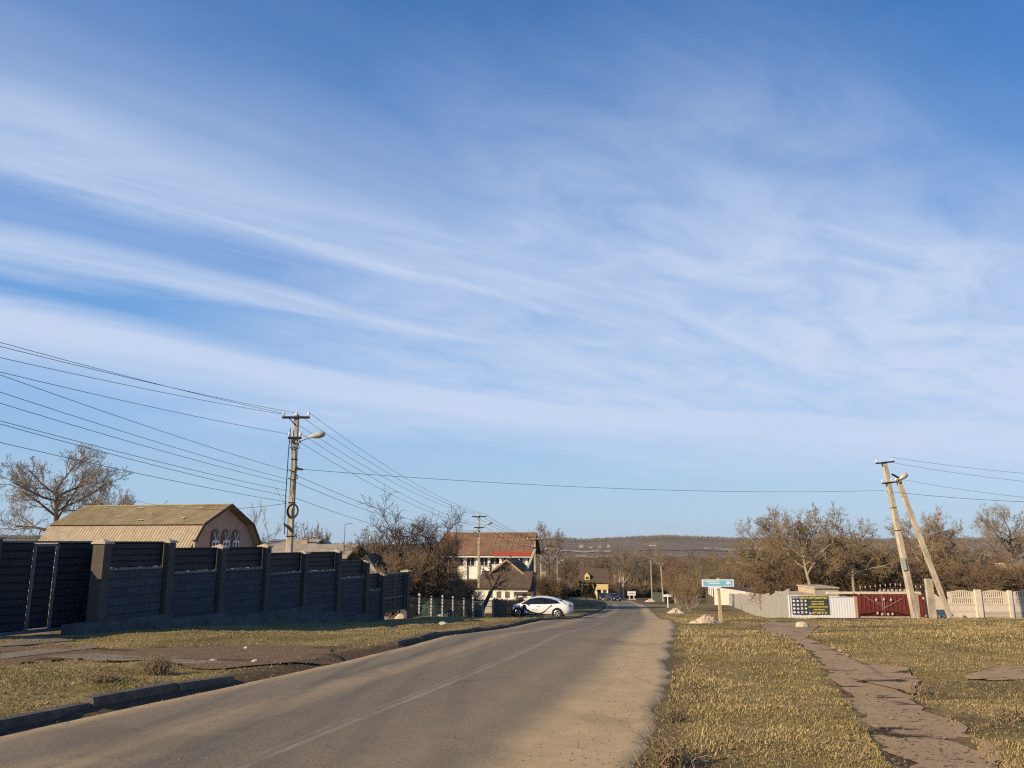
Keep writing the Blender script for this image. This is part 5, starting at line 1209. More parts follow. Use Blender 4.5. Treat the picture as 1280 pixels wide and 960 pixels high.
o = thing('green_fence', 'grey green sheet metal fence left of the leaning slim pole', 'fence', p); b = MB(); n = 40
vs = []
for k in range(n+1): x = w_*k/n; y = .03*(1 if (k//2) % 2 else -1); vs += [(x, y, -.8), (x, y, z1_)]
b.add(vs, [(2*k, 2*k+2, 2*k+3, 2*k+1) for k in range(n)]); b.build('sheet_panel', mat('grey_green_sheet', (.13, .15, .12), .6, .15, 2), o)
b = MB(); b.bar((0, .06, z1_-.2), (w_, .06, z1_-.2), .06); b.build('rail', M['steel'], o)
p = on(832.5, 128); z1_ = zat(838, 741.5, 128, p); w_ = at(843, 745, 128).x-p.x
o = thing('dark_gate', 'black yard gate with one white pillar behind the small pale sign', 'gate', p); b = MB()
for k in range(9): b.box(w_*k/9, w_*(k+.9)/9, 0, .05, -.5, z1_-.05*(k % 2))
b.build('gate_leaf', M['dark'], o); b = MB(); b.box(w_, w_+.25, -.12, .14, -.6, z1_-.2); b.build('gate_pillar', M['whitepaint'], o)
# grey board fence and pillar by the thujas
p = on(683, 104); z1_ = zat(690, 734, 104, p); w_ = at(696, 740, 104).x-p.x
o = thing('board_fence', 'tall grey weathered board fence beyond the white car', 'fence', p, R(10)); q = random.Random(8)
b = MB(); n = 10
for k in range(n): b.box(w_*k/n, w_*(k+.88)/n, q.uniform(-.03, 0), .03, -.6, z1_+q.uniform(-.2, .05))
b.build('board_panel', M['palepicket'], o); b = MB(); b.bar((0, .05, .6), (w_, .05, .6), .06); b.build('rail', M['palepicket'], o)
p = on(698.6, 108); z1_ = zat(698, 723, 108, p); b = MB(); b.box(-.22, .22, -.22, .22, -.6, z1_-.1); b.box(-.28, .28, -.28, .28, z1_-.1, z1_)
o = b.build('gate_pillar', M['whitewash']); o.location = p; tag(o, 'pale square gate pillar standing between grey board fence and thujas', 'pillar')
# far houses on the hillside
q = random.Random(15)
fh = None
for k, (px, py) in enumerate(((724, 677.5), (737, 677), (748, 680), (759, 678.5), (812, 678), (815, 680), (676, 690), (703, 701), (1150, 684), (300, 678))):
    Yy = 1750 if k not in (6, 7) else 420; s = .62 if Yy > 1000 else .3; x = at(px, py, Yy).x; z = float(ground_z(x, Yy))
    ww = (14, 9, 12, 9, 8, 16, 8, 14, 10, 9, 10, 9, 10)[k]
    b = MB(); ll = ww*s; hh = 3.4 if Yy > 1000 else 3
    b.prism([(0, -3), (0, hh), (3.2, hh+2.2), (6.4, hh), (6.4, -3)], 0, ll, ax='x', mi=0)
    b.prism([(-.5, hh-.3), (3.2, hh+2.3), (6.9, hh-.3), (6.9, hh), (3.2, hh+2.7), (-.5, hh)], -.4, ll+.4, ax='x', mi=1)
    o = b.build('far_house', [M['conc'], M['roof_red'] if k % 3 else M['roof_grey']]); o.location = (x, Yy, max(z, at(px, py+2.2, Yy).z if Yy > 1000 else z)); o.location.z = z
    tag(o, 'tiny far white house on the hillside below the wooded ridge' if Yy > 1000 else f'small far white house {"left of" if px < 690 else "right of"} the far lamp pole among trees', 'house', 'far hillside houses' if Yy > 1000 else None)
# pale field strips on the far slope
def field(px0, px1, Y0, Y1, mt):
    n = 30; m_ = 6; V = []
    for j in range(m_+1):
        Yy = Y0+(Y1-Y0)*j/m_
        for i in range(n+1):
            x = at(px0+(px1-px0)*i/n, 690, Yy).x; V.append((x, Yy+25*math.sin(i*.35), 0))
    V = np.array(V); V[:,2] = ground_z(V[:,0], V[:,1])+1.2
    I = np.arange((n+1)*(m_+1)).reshape(m_+1, n+1); Fc = np.stack([I[:-1,:-1], I[:-1,1:], I[1:,1:], I[1:,:-1]], -1).reshape(-1, 4)
    struct(link('field', np_mesh('field', V, Fc, 4, mt, True)))
M['stubble'] = mat('pale_stubble_field', (.36, .27, .19), .95, .15, .02); M['ploughed'] = mat('ploughed_field', (.155, .10, .075), .95, .2, .02); M['ploughed2'] = mat('dark_ploughed_field', (.105, .068, .05), .95, .2, .02)
field(700, 762, 1500, 1580, M['stubble']); field(720, 765, 1260, 1330, M['stubble']); field(795, 905, 1500, 1660, M['ploughed']); field(880, 960, 1560, 1640, M['stubble']); field(640, 715, 1560, 1640, M['ploughed2'])
field(395, 520, 1750, 1900, M['ploughed']); field(1115, 1300, 1450, 1600, M['ploughed2'])

# ------------------------------------------------------------------ bare trees
class Tubes:
    """many thin tapered tubes collected into numpy arrays, then one mesh"""
    def __init__(s): s.v = []; s.f = []; s.n = 0
    def add(s, pts, rads, n):
        k = len(pts); p = np.asarray(pts, float); d = np.gradient(p, axis=0); d /= (np.linalg.norm(d, axis=1, keepdims=True)+1e-9)
        ref = np.array([0, 0, 1.0]) if abs(d[0, 2]) < .8 else np.array([1.0, 0, 0])
        u = ref-d*(d@ref)[:, None]; u /= (np.linalg.norm(u, axis=1, keepdims=True)+1e-9); w = np.cross(d, u)
        a = np.arange(n)*2*math.pi/n; r = np.asarray(rads)[:, None, None]
        v = p[:, None, :]+(u[:, None, :]*np.cos(a)[None, :, None]+w[:, None, :]*np.sin(a)[None, :, None])*r
        i = np.arange(k-1)[:, None]*n; j = np.arange(n)[None, :]; j2 = (j+1) % n
        f = np.stack([i+j, i+j2, i+n+j2, i+n+j], -1).reshape(-1, 4)+s.n
        s.v.append(v.reshape(-1, 3)); s.f.append(f); s.n += k*n
    def mesh(s, name, mt, smooth=True): return np_mesh(name, np.concatenate(s.v), np.concatenate(s.f), 4, mt, smooth)
def vrot(d, ang, az):
    d = Vector(d); a = d.orthogonal().normalized(); a.rotate(Quaternion(d, az)); v = d.copy(); v.rotate(Quaternion(a, ang)); return v
def grow_tree(seed, stems, counts, ratios, angles, trunkL, r0, fmin, wob, up, rmin, lean=0.0, taper=.45, segs=(7, 6, 5, 4, 3, 3), trunk_levels=2, stemspread=.0, droop=0.0):
    q = random.Random(seed); T = Tubes(); C = Tubes(); nl = len(counts)
    def grow(p, d, L, r, lv):
        n = segs[lv]; pts = [tuple(p)]; rs = [r]; st_ = L/n; dirs = [d]
        for i in range(n):
            d = (d+Vector((q.gauss(0, 1), q.gauss(0, 1), q.gauss(0, 1)))*wob[lv]+Vector((0, 0, up[lv]))).normalized()
            p = p+d*st_; pts.append(tuple(p)); rs.append(max(rmin*.7, r*(1-(1-taper)*(i+1)/n))); dirs.append(d)
        (T if lv < trunk_levels else C).add(pts, rs, (8, 6, 4, 3, 3, 3)[lv])
        if lv < nl:
            az = q.uniform(0, 6.28); m = counts[lv]
            for k in range(m):
                f = fmin[lv]+(1-fmin[lv])*(k+q.uniform(.2, .9))/m; x = min(n-.001, f*n); i = int(x); t = x-i
                pp = Vector(pts[i]).lerp(Vector(pts[i+1]), t); rr = rs[i]+(rs[i+1]-rs[i])*t; az += 2.4+q.uniform(-.5, .5)
                grow(pp, vrot(dirs[i+1], angles[lv]*q.uniform(.65, 1.3), az), L*ratios[lv]*(1.15-.45*f)*q.uniform(.7, 1.25), max(rmin, rr*.62), lv+1)
    for s in range(stems):
        az = 6.28*s/max(1, stems)+q.uniform(-.4, .4); sp_ = stemspread*q.uniform(.6, 1.2)
        d = Vector((math.sin(sp_)*math.cos(az)+lean, math.sin(sp_)*math.sin(az), math.cos(sp_))).normalized()
        grow(Vector((.08*math.cos(az), .08*math.sin(az), -.25)) if stems > 1 else Vector((0, 0, -.3)), d, trunkL*q.uniform(.85, 1.1), r0*(1 if stems == 1 else q.uniform(.6, 1)), 0)
    return T, C
def proto(name, barkm, twigm, single=False, **kw):
    T, C = grow_tree(**kw)
    allv = np.concatenate([v for v in T.v+C.v]); top = np.percentile(allv[:, 2], 99.7)
    w = np.percentile(np.hypot(allv[:, 0], allv[:, 1]), 96)
    if single:
        U_ = Tubes(); U_.v = T.v+C.v; off = T.n; U_.f = T.f+[f+off for f in C.f]; return dict(one=U_.mesh(name, M[twigm]), top=top, w=w, name=name)
    return dict(trunk=T.mesh('trunk', M[barkm]), crown=C.mesh('crown', M[twigm]), top=top, w=w, name=name)
def plant(pr, px, Y, pytop, rz, label, group=None, wide=None, cat='tree', name=None, x=None, dz=0.0, mats=None):
    p = on(px, Y); 
    if x is not None: p.x = x
    p.z = float(ground_z(p.x, p.y))+dz
    H = at(px, pytop, Y).z-p.z; s = H/pr['top']; sx = s if wide is None else wide/pr['w']
    if 'one' in pr:
        o = link(name or pr['name'], pr['one'])
    else:
        o = link(name or pr['name'], None); link('trunk', pr['trunk'], o); link('crown', pr['crown'], o)
    o.location = p; o.rotation_euler = (0, 0, rz); o.scale = (sx, sx, s); return tag(o, label, cat, group)
G5 = dict(rmin=.010)
UPV = (.03, .03, .05, .05, .04, .03)
walnut = proto('bare_tree', 'bark_dark', 'twig_grey', seed=12, stems=1, counts=(11, 8, 6, 5, 4), ratios=(.50, .58, .55, .52, .5), angles=(1.1, .75, .75, .75, .7), trunkL=7.6, r0=.23, fmin=(.62, .25, .2, .15, .1), wob=(.04, .10, .15, .2, .22, .25), up=(.03, .02, .04, .04, .03, .03), rmin=.011)
walnut2 = proto('bare_tree', 'bark_dark', 'twig_grey', seed=17, stems=1, counts=(9, 8, 6, 6, 4), ratios=(.58, .56, .55, .52, .5), angles=(1.05, .75, .75, .75, .7), trunkL=6.0, r0=.24, fmin=(.6, .25, .2, .15, .1), wob=(.06, .12, .16, .2, .22, .25), up=UPV, rmin=.011)
orch = proto('orchard_tree', 'bark_pale', 'twig_gold', seed=23, stems=1, counts=(8, 7, 6, 6, 4), ratios=(.74, .57, .55, .5, .45), angles=(.9, .75, .75, .8, .75), trunkL=4.6, r0=.20, fmin=(.62, .22, .15, .1, .1), wob=(.07, .12, .17, .22, .25, .3), up=(.03, .03, .05, .04, .04, .03), rmin=.011)
orch2 = proto('orchard_tree', 'bark_pale', 'twig_gold', seed=29, stems=1, counts=(8, 7, 6, 6, 4), ratios=(.76, .57, .55, .5, .45), angles=(.95, .8, .75, .8, .75), trunkL=4.5, r0=.15, fmin=(.62, .22, .15, .1, .1), wob=(.08, .14, .17, .22, .25, .3), up=(.03, .03, .05, .04, .04, .03), rmin=.011)
spread = proto('spreading_tree', 'bark_dark', 'twig_dark', seed=31, stems=3, counts=(9, 7, 6, 4), ratios=(.62, .6, .58, .55), angles=(.8, .8, .8, .75), trunkL=5.4, r0=.17, fmin=(.25, .2, .15, .1), wob=(.10, .16, .18, .2, .25), up=(.02, .06, .07, .06, .05), rmin=.012, stemspread=.75)
bush = proto('bare_bush', 'bark_grey', 'twig_brown', seed=37, stems=14, counts=(8, 6, 5, 4), ratios=(.55, .6, .55, .5), angles=(.6, .7, .75, .7), trunkL=2.6, r0=.035, fmin=(.12, .1, .1, .1), wob=(.10, .16, .2, .2, .2), up=(.03, .04, .03, .02, 0), rmin=.010, stemspread=.65)
bush2 = proto('bare_bush', 'bark_grey', 'twig_gold', seed=41, stems=12, counts=(9, 7, 5, 4), ratios=(.55, .58, .55, .5), angles=(.7, .75, .8, .7), trunkL=2.4, r0=.032, fmin=(.12, .1, .1, .1), wob=(.12, .18, .2, .2, .2), up=(.01, .03, .02, .0, 0), rmin=.010, stemspread=.8)
fanb = proto('fan_shrub', 'bark_pale', 'twig_gold', seed=43, stems=9, counts=(7, 6, 4), ratios=(.5, .55, .5), angles=(.4, .5, .6), trunkL=3.6, r0=.05, fmin=(.25, .15, .1), wob=(.05, .10, .14, .2), up=(.02, .05, .04, .02), rmin=.014, stemspread=.42)
slim = proto('sapling', 'bark_grey', 'twig_grey', seed=47, stems=3, counts=(7, 4, 3), ratios=(.4, .45, .5), angles=(.5, .5, .5), trunkL=4.0, r0=.035, fmin=(.3, .2, .2), wob=(.04, .08, .1, .1), up=(.02, .06, .05, .03), rmin=.010, stemspread=.18)
vt = []
for i, sd in enumerate((53, 59, 61, 67)):
    vt.append(proto('valley_tree', '', ('twig_brown', 'twig_purple', 'twig_gold', 'twig_brown')[i], True, seed=sd, stems=(1, 2, 1, 3)[i], counts=(9, 7, 5, 4), ratios=(.55, .55, .55, .5), angles=(.75, .75, .75, .7), trunkL=8.0, r0=.17, fmin=(.28, .2, .15, .1), wob=(.05, .12, .16, .2, .25), up=(.04, .08, .07, .05, .03), rmin=.026, stemspread=.3))

plant(walnut, 58, 54, 558, .4, 'large bare walnut tree rising behind the left end of the barn', wide=4.0)
plant(walnut2, 134, 60, 597, 1.1, 'smaller bare tree behind the barn roof right of the large walnut', wide=2.3)
plant(slim, 318, 60, 626, .3, 'thin bare sapling showing beyond the barn gable')
plant(slim, 222, 66, 628, 2.3, 'thin sapling tips just above the barn ridge')
plant(bush, 386, 72, 656, .9, 'rounded bare bush beyond the roofs right of the lamp pole', cat='bush', wide=2.2)
plant(spread, 494, 46, 622, 0.5, 'broad dark spreading tree with upswept limbs behind the end gate', wide=3.9)
plant(spread, 556, 60, 644, 2.4, 'dark bare tree partly hiding the white house roof', wide=2.5)
def lean_tree():
    T, C = grow_tree(seed=71, stems=1, counts=(6, 5, 4, 3), ratios=(.5, .55, .5, .5), angles=(.7, .8, .8, .7), trunkL=5.6, r0=.24, fmin=(.6, .3, .2, .1), wob=(.06, .14, .18, .2, .2), up=(-.0, .05, .05, .04, .03), rmin=.012, lean=.40)
    o = link('leaning_tree', None); link('trunk', T.mesh('trunk', M['bark_dark']), o); link('crown', C.mesh('crown', M['twig_dark']), o); return o
o = lean_tree(); p = on(595, 46); o.location = p; s_ = (at(620, 690, 46).z-p.z)/6.0; o.scale = (s_, s_, s_); tag(o, 'dark tree with leaning forked trunk at the mesh fence', 'tree')
for k, (pr, px, Yy, py, wd, lab) in enumerate(((bush2, 452, 47, 668, 2.2, 'olive brown round bush left of the broad dark tree'), (bush, 530, 44, 698, 1.7, 'dense brown thicket bush just above the mesh fence start'), (bush2, 548, 45, 698, 1.6, 'dense golden bush above the middle of the mesh fence'), (bush, 580, 48, 724, 1.0, 'brown bush left of the street pole'), (bush, 513, 43.5, 686, 2.2, 'wide bush behind the broad dark tree'), (bush2, 478, 40, 700, 1.2, 'low golden bush behind the narrow end of the wall'), (bush2, 420, 60, 684, 1.8, 'small bush behind the low outbuilding roof'), (fanb, 655, 74, 716, 1.3, 'thin bush between the small house and the strut'), (bush, 687, 97, 716, 2.4, 'brown bush right of the braced pole foot'))):
    plant(pr, px, Yy, py, k*1.3, lab, cat='bush', wide=wd)
plant(walnut2, 690, 112, 652, .2, 'round headed bare tree standing right of the white house roof', wide=3.3)
plant(vt[0], 640, 128, 668, 1.2, 'bare tree behind the white house ridge', cat='tree', name='bare_tree')
# right hand orchard
plant(orch, 962, 69, 636, .1, 'first pale trunked orchard tree above the grey corrugated fence', wide=3.6)
plant(orch2, 1021, 57, 631, 1.7, 'second pale trunked orchard tree above the dark banner', wide=3.5)
plant(orch, 1072, 57, 638, 2.9, 'third pale trunked orchard tree above the red gate', wide=3.1)
plant(orch2, 1171, 60, 637, .7, 'round orchard tree right of the leaning pole brace', wide=3.2)
plant(walnut, 1272, 66, 630, 2.0, 'grey bare tree by the green roofed house', wide=3.0)
plant(orch, 1335, 60, 640, 4.0, 'orchard tree just outside the right edge', wide=3.4)
q = random.Random(77)
bl = [(985, 62, 690), (1045, 62, 694), (1098, 60, 690), (1128, 64, 686), (1150, 58, 702), (1200, 60, 694), (1222, 56, 704), (1243, 62, 690), (1262, 57, 700), (1005, 72, 680), (1060, 74, 682), (1115, 76, 680), (1180, 74, 682), (1215, 72, 684), (1250, 76, 682), (985, 80, 688), (1290, 60, 698), (1320, 64, 690)]
for k, (px, Yy, py) in enumerate(bl):
    plant((bush, bush2)[k % 2] if k % 3 else bush, px, Yy, py+q.uniform(-3, 3), q.uniform(0, 6), 'one of the dense brown bushes massed behind the right hand fences', 'bushes massed behind the right fences', cat='bush', wide=q.uniform(2.6, 3.3))
plant(fanb, 850, 84, 716, .3, 'pale fan shaped shrub right of the small pale sign', cat='shrub', wide=1.5)
plant(fanb, 862, 80, 722, 1.3, 'lower fan shaped shrub beside the tall pale one', cat='shrub', wide=1.3)
plant(fanb, 868, 92, 706, 2.3, 'taller leaning shrub left of the white building', cat='shrub', wide=2.0)
# valley trees beyond the bend
n = 0
for k in range(150):
    px = q.uniform(690, 960) if k < 120 else q.uniform(960, 1300); Yy = q.choice((125, 140, 160, 185, 210, 240, 280, 330)) + q.uniform(-9, 9)
    if k >= 120: Yy = q.uniform(90, 220)
    x = at(px, 720, Yy).x
    if Yy < 240 and xl(Yy)-4.0 < x < xr(Yy)+3.0: continue
    if Yy < 200 and 738 < px < 835: continue
    if px < 762 and Yy < 172 and px > 700: continue
    if px < 700: continue
    top = {0: q.uniform(688, 704)}.get(0) if Yy > 180 else q.uniform(696, 716)
    if 720 < px < 765 and Yy > 180 : top = q.uniform(690, 700)
    plant(vt[k % 4], px, Yy, top, q.uniform(0, 6), 'one of the bare brown trees crowding the valley beyond the road bend', 'bare trees crowding the valley', wide=q.uniform(2.4, 3.6)*(.75+Yy/700))
for k, (px, Yy, top) in enumerate(((775, 215, 684), (800, 205, 690), (822, 235, 680), (748, 225, 688), (845, 160, 694), (760, 300, 684), (790, 290, 686), (840, 270, 688), (870, 300, 686), (900, 250, 688), (725, 260, 690), (706, 200, 688))):
    plant(vt[k % 4], px, Yy, top, q.uniform(0, 6), 'one of the bare brown trees crowding the valley beyond the road bend', 'bare trees crowding the valley', wide=q.uniform(3.2, 4.6))
for k, px in enumerate((715, 745, 770, 792, 812, 835, 860)):
    plant(bush, px, 190+k*3, 728, k, 'one of the low brown bushes at the far end of the road', 'low bushes at the road end', cat='bush', wide=3.2)
# whitewashed trunks by the road end
for k, (px, Yy) in enumerate(((774.5, 172), (779.5, 172))):
    T, C = grow_tree(seed=90+k, stems=1, counts=(5, 4, 3), ratios=(.5, .5, .5), angles=(.6, .7, .7), trunkL=5, r0=.22, fmin=(.4, .2, .2), wob=(.05, .1, .2, .2), up=(.02, .05, .05, .03), rmin=.03)
    o = link('whitewashed_tree', None); link('trunk', T.mesh('trunk', M['bark_white']), o); link('crown', C.mesh('crown', M['twig_brown']), o); o.location = on(px, Yy); tag(o, ('left' if k == 0 else 'right')+' of two whitewashed tree trunks by the far dark car', 'tree')
# evergreens: sprays of small faces on an uneven cone / block
def sprays(name, mt, fn, n, s, seed):
    rg = np.random.default_rng(seed); V = []; 
    for i in range(n):
        c, o_ = fn(rg); d = o_+rg.normal(0, .35, 3)+np.array([0, 0, .35]); d /= np.linalg.norm(d); t = np.cross(d, rg.normal(0, 1, 3)); t /= np.linalg.norm(t)
        L = s*rg.uniform(.6, 1.4); V += [c-t*L*.22, c+t*L*.22, c+d*L]
    V = np.array(V); return np_mesh(name, V, np.arange(len(V)).reshape(-1, 3), 3, M[mt])
def cone_fn(w, H):
    def f(r):
        z = H*(1-r.uniform(0, 1)**.55) if r.uniform() < .5 else H*r.uniform(0, .9); a = r.uniform(0, 6.283); k = w*(1-(z/H)**1.6)*(.72+.32*math.sqrt(r.uniform()))*(1+.16*math.sin(a*3+z*2))
        return np.array([k*math.cos(a), k*math.sin(a), z]), np.array([math.cos(a), math.sin(a), .3])
    return f
def box_fn(w, d_, H):
    def f(r):
        x, y, z = r.uniform(-w, w), r.uniform(-d_, d_), r.uniform(0, H); k = r.integers(0, 4)
        o_ = [np.array([0, -1, .2]), np.array([1, 0, .2]), np.array([-1, 0, .2]), np.array([0, 0, 1.0])][k]
        if k == 0: y = -d_
        elif k == 1: x = w
        elif k == 2: x = -w
        else: z = H
        b_ = .12*math.sin(x*2.1+z*1.3)+.1*math.sin(z*3.1+y)
        return np.array([x, y, z])+o_*b_, o_
    return f
for k, (px, Yy, py, w) in enumerate(((704, 112, 737, .62), (710, 113, 735, .66), (716, 114, 737, .6), (722, 115, 736, .62))):
    p = on(px, Yy); H = at(px, py, Yy).z-p.z; o = link('thuja', None); o.location = p
    link('crown', sprays('crown', 'evergreen', cone_fn(w, H), 1800, .26, 100+k), o); b = MB(); b.tube([(0,0,-.2), (0,0,H*.85)], [.08, .02], 6); b.build('trunk', M['bark_dark'], o)
    tag(o, ('leftmost', 'second', 'third', 'rightmost')[k]+' of four dark thujas beside the pale gate pillar', 'thuja', 'dark thujas')
p = on(733, 124); H = at(733, 729.5, 124).z-p.z; o = link('hedge', sprays('hedge', 'ivy', box_fn(1.25, 1.0, H), 5200, .28, 110)); o.location = p; o['category'] = 'hedge'; o['label'] = 'square clipped olive brown hedge in front of the yellow house'
b = MB(); b.box(-1.0, 1.0, -.75, .75, -.3, H-.25); core = b.build('branches', M['twig_dark'], o)
p = on(684, 100); H = at(684, 727, 100).z-p.z; o = link('evergreen_bush', sprays('evergreen_bush', 'evergreen', cone_fn(1.0, H), 2200, .3, 120)); o.location = p; tag(o, 'dark evergreen bush above the rear of the white car', 'bush')
# dry bank behind the car: uneven weeds on a mound
p = on(727, 98); b = MB(); b.blob((0,0,.1), (3.0, 5.5, .95), 3, 4, .06); o = b.build('earth_bank', M['ground_bank'] if 'ground_bank' in M else mat('dry_grass_bank', (.16, .115, .045), 1, .35, 3, .8, col2=(.30, .22, .10)), None, True); o.location = p; struct(o)

# ------------------------------------------------------------------ far woods (uncountable): spiky bare crowns on the slopes
def far_wood(name, pts, mt, H, W_, k, seed):
    rg = np.random.default_rng(seed); n = len(pts); V = np.zeros((n, k, 3, 3), np.float32); pts = np.asarray(pts)
    hh = H*rg.uniform(.6, 1.25, n)
    for j in range(k):
        a = rg.uniform(0, 6.283, n); rad = W_*rg.uniform(0, 1, n)**.6; tip = np.stack([np.cos(a)*rad, np.sin(a)*rad, hh*rg.uniform(.55, 1.0, n)*(1-.35*(rad/W_)**2)], -1)
        b0 = np.stack([np.cos(a)*rad*.35, np.sin(a)*rad*.35, hh*rg.uniform(.0, .35, n)], -1); t = np.stack([-np.sin(a+.8), np.cos(a+.8), np.zeros(n)], -1)*W_*.09
        V[:, j, 0] = b0-t; V[:, j, 1] = b0+t; V[:, j, 2] = tip
    V += pts[:, None, None, :]; V = V.reshape(-1, 3); o = link(name, np_mesh(name, V, np.arange(len(V)).reshape(-1, 3), 3, M[mt])); o['kind'] = 'stuff'; return o
rg = np.random.default_rng(5)
def scatter(n, y0, y1, a0, a1, keep=None):
    y = rg.uniform(y0, y1, n); a = rg.uniform(a0, a1, n); x = a*y
    if keep is not None: m = keep(a, y); x, y = x[m], y[m]
    return np.stack([x, y, ground_z(x, y)], -1)
far_wood('far_wood', scatter(9000, 2150, 2620, -.9, .95, lambda a, y: (fbm(a*14, y/300, 41) > .30) & ~((a > -.24) & (a < -.12) & (fbm(a*22, y/200, 43) < .5))), 'twig_purple', 10, 7, 14, 1)
far_wood('hillside_scrub', scatter(1800, 1100, 2100, -.9, .95, lambda a, y: fbm(a*10, y/120, 45) > .56), 'twig_purple', 6, 5, 14, 2)
far_wood('valley_wood', scatter(3600, 330, 1000, -.85, .95), 'twig_purple', 8.5, 4.0, 26, 3)
far_wood('valley_thicket', scatter(1500, 200, 340, .02, .85, lambda a, y: ~((a*y > xl(np.minimum(y, 239))-6) & (a*y < xr(np.minimum(y, 239))+6) & (y < 235))), 'twig_brown', 5.5, 3.2, 40, 4)
far_wood('valley_thicket', scatter(700, 130, 330, -.6, -.02), 'twig_brown', 5.0, 3.0, 40, 6)
far_wood('orchard_thicket', scatter(900, 78, 200, .26, .8, lambda a, y: (a > .345) | (y > 122)), 'twig_brown', 4.6, 2.2, 44, 7)

# ------------------------------------------------------------------ grass
def grass(name, n, seed, mt):
    rg = np.random.default_rng(seed)
    u = rg.uniform(0, 1, n); y0, y1, e = 2.6, 70.0, -.55
    y = (y0**e+u*(y1**e-y0**e))**(1/e); x = rg.uniform(-.98, .98, n)*y*.86
    dl, dr = dist_edges(x, y)
    soil = soilmask(x, y); keep = ((dl < -.22) | (dr > .02)) & (rg.uniform(0, 1, n) > soil*1.15)
    rel = (x-ORG.x)*NV.x+(y-ORG.y)*NV.y
    keep &= ~((dl < 0) & (rel < .35) & (y < 40)) & ~((dl < 0) & (y > 12) & (y < 18) & (x < -10.5))
    keep &= ~(inpoly(x, y, PATH) & (fbm(x*2.0, y*1.6, 91) < .60) & (rg.uniform(0, 1, n) < .985)) & ~(inpoly(x, y, SIDEP) & (rg.uniform(0, 1, n) < .97)) & ~(inpoly(x, y, CROSS) & (rg.uniform(0, 1, n) < .9))
    clump = fbm(x*2.2, y*2.2, 61); keep &= rg.uniform(0, 1, n) < np.clip((clump-.14)*2.8, .16, 1)
    x, y = x[keep], y[keep]; n = len(x); z = ground_z(x, y)
    clump = fbm(x*1.3, y*1.3, 62); ln = rg.uniform(.015, .045, n)*(.42+.95*clump)*(1+np.clip((y-12)/60, 0, .5))
    tall = rg.uniform(0, 1, n) < .012; ln = np.where(tall, ln*2.6, ln)
    dl, dr = dist_edges(x, y); ln = np.where((dr > 0) & (dr < .7), ln*1.25, ln)
    dry = np.clip((fbm(x*.3, y*.3, 81)-.45)*5, 0, 1)*(dr > 0); ln = ln*(1+.9*dry)
    w = (.0016+.00021*y)*rg.uniform(.7, 1.4, n)
    az = rg.uniform(0, 6.283, n); tilt = rg.uniform(.65, 1.6, n); hd = np.stack([np.cos(az), np.sin(az), np.zeros(n)], -1)
    sd = np.stack([-np.sin(az), np.cos(az), np.zeros(n)], -1)*w[:, None]
    b0 = np.stack([x, y, z-.006], -1); up = np.array([0, 0, 1.0])
    m1 = b0+hd*(ln*.45*np.sin(tilt*.6))[:, None]+up*(ln*.5*np.cos(tilt*.6))[:, None]
    t = m1+hd*(ln*.6*np.sin(tilt))[:, None]+up*(ln*.5*np.cos(tilt))[:, None]
    V = np.stack([b0-sd, b0+sd, m1+sd*.8, m1-sd*.8, t], 1).reshape(-1, 3)
    I = np.arange(n)[:, None]*5
    Fc = np.concatenate([I+np.array([[0, 1, 2]]), I+np.array([[0, 2, 3]]), I+np.array([[3, 2, 4]])], 0)
    me = np_mesh(name, V, Fc, 3, mt)
    patch = .6*fbm(x*.45, y*.45, 71)+.4*fbm(x*1.7, y*1.7, 73); green = np.clip((patch-.45)*3.4+.18+rg.normal(0, .24, n)-.35*dry, 0, 1)
    at_ = me.attributes.new('green', 'FLOAT', 'POINT'); at_.data.foreach_set('value', np.repeat(green, 5).astype(np.float32))
    at_ = me.attributes.new('shade', 'FLOAT', 'POINT'); at_.data.foreach_set('value', np.repeat(rg.uniform(0, 1, n), 5).astype(np.float32))
    o = link(name, me); o['kind'] = 'stuff'; return o
def grass_mat():
    m = bpy.data.materials.new('dry_grass_blades'); m.use_nodes = True; nt = m.node_tree; b = nt.nodes['Principled BSDF']
    b.inputs['Roughness'].default_value = .85; b.inputs['Specular IOR Level'].default_value = .15
    g = N(nt, 'ShaderNodeAttribute', attribute_name='green'); s = N(nt, 'ShaderNodeAttribute', attribute_name='shade')
    st_ = mixc(nt, s.outputs['Fac'], (.30, .22, .09), (.52, .395, .19)); gr = mixc(nt, s.outputs['Fac'], (.165, .135, .042), (.27, .22, .075))
    nt.links.new(mixc(nt, g.outputs['Fac'], st_, gr), b.inputs['Base Color']); return m
grass('grass', 1350000, 3, grass_mat())
# dry weed clumps on the left verge, straggling weeds on the right edge
def weed(label, px, py, H, n, seed, spread_=.5):
    x, y = gp(px, py); q = random.Random(seed); T = Tubes()
    for i in range(n):
        a = q.uniform(0, 6.28); d = Vector((math.cos(a)*spread_*q.uniform(.2, 1), math.sin(a)*spread_*q.uniform(.2, 1), 1)).normalized(); p = Vector((q.gauss(0, .09), q.gauss(0, .07), -.02)); L = H*q.uniform(.5, 1.1)
        pts = [tuple(p)]; 
        for k in range(3): d = (d+Vector((q.gauss(0, .2), q.gauss(0, .2), q.gauss(-.03, .1)))).normalized(); p = p+d*L/3; pts.append(tuple(p))
        T.add(pts, [.005, .004, .0035, .003], 3)
        for k in range(3):
            b0 = Vector(pts[1+k % 3]); e = b0+vrot(d, q.uniform(.5, 1.4), q.uniform(0, 6))*L*.28; T.add([tuple(b0), tuple(e)], [.0035, .0025], 3)
    o = link('weed_clump', T.mesh('weed_clump', M['weed'])); o.location = (x, y, float(ground_z(x, y))); return tag(o, label, 'weed clump')
weed('tallest clump of dry weeds on the near left grass', 193, 852, .27, 130, 1)
weed('low flattened dry weeds on the grass close to the kerb joint', 128, 866, .17, 110, 2, 1.0)
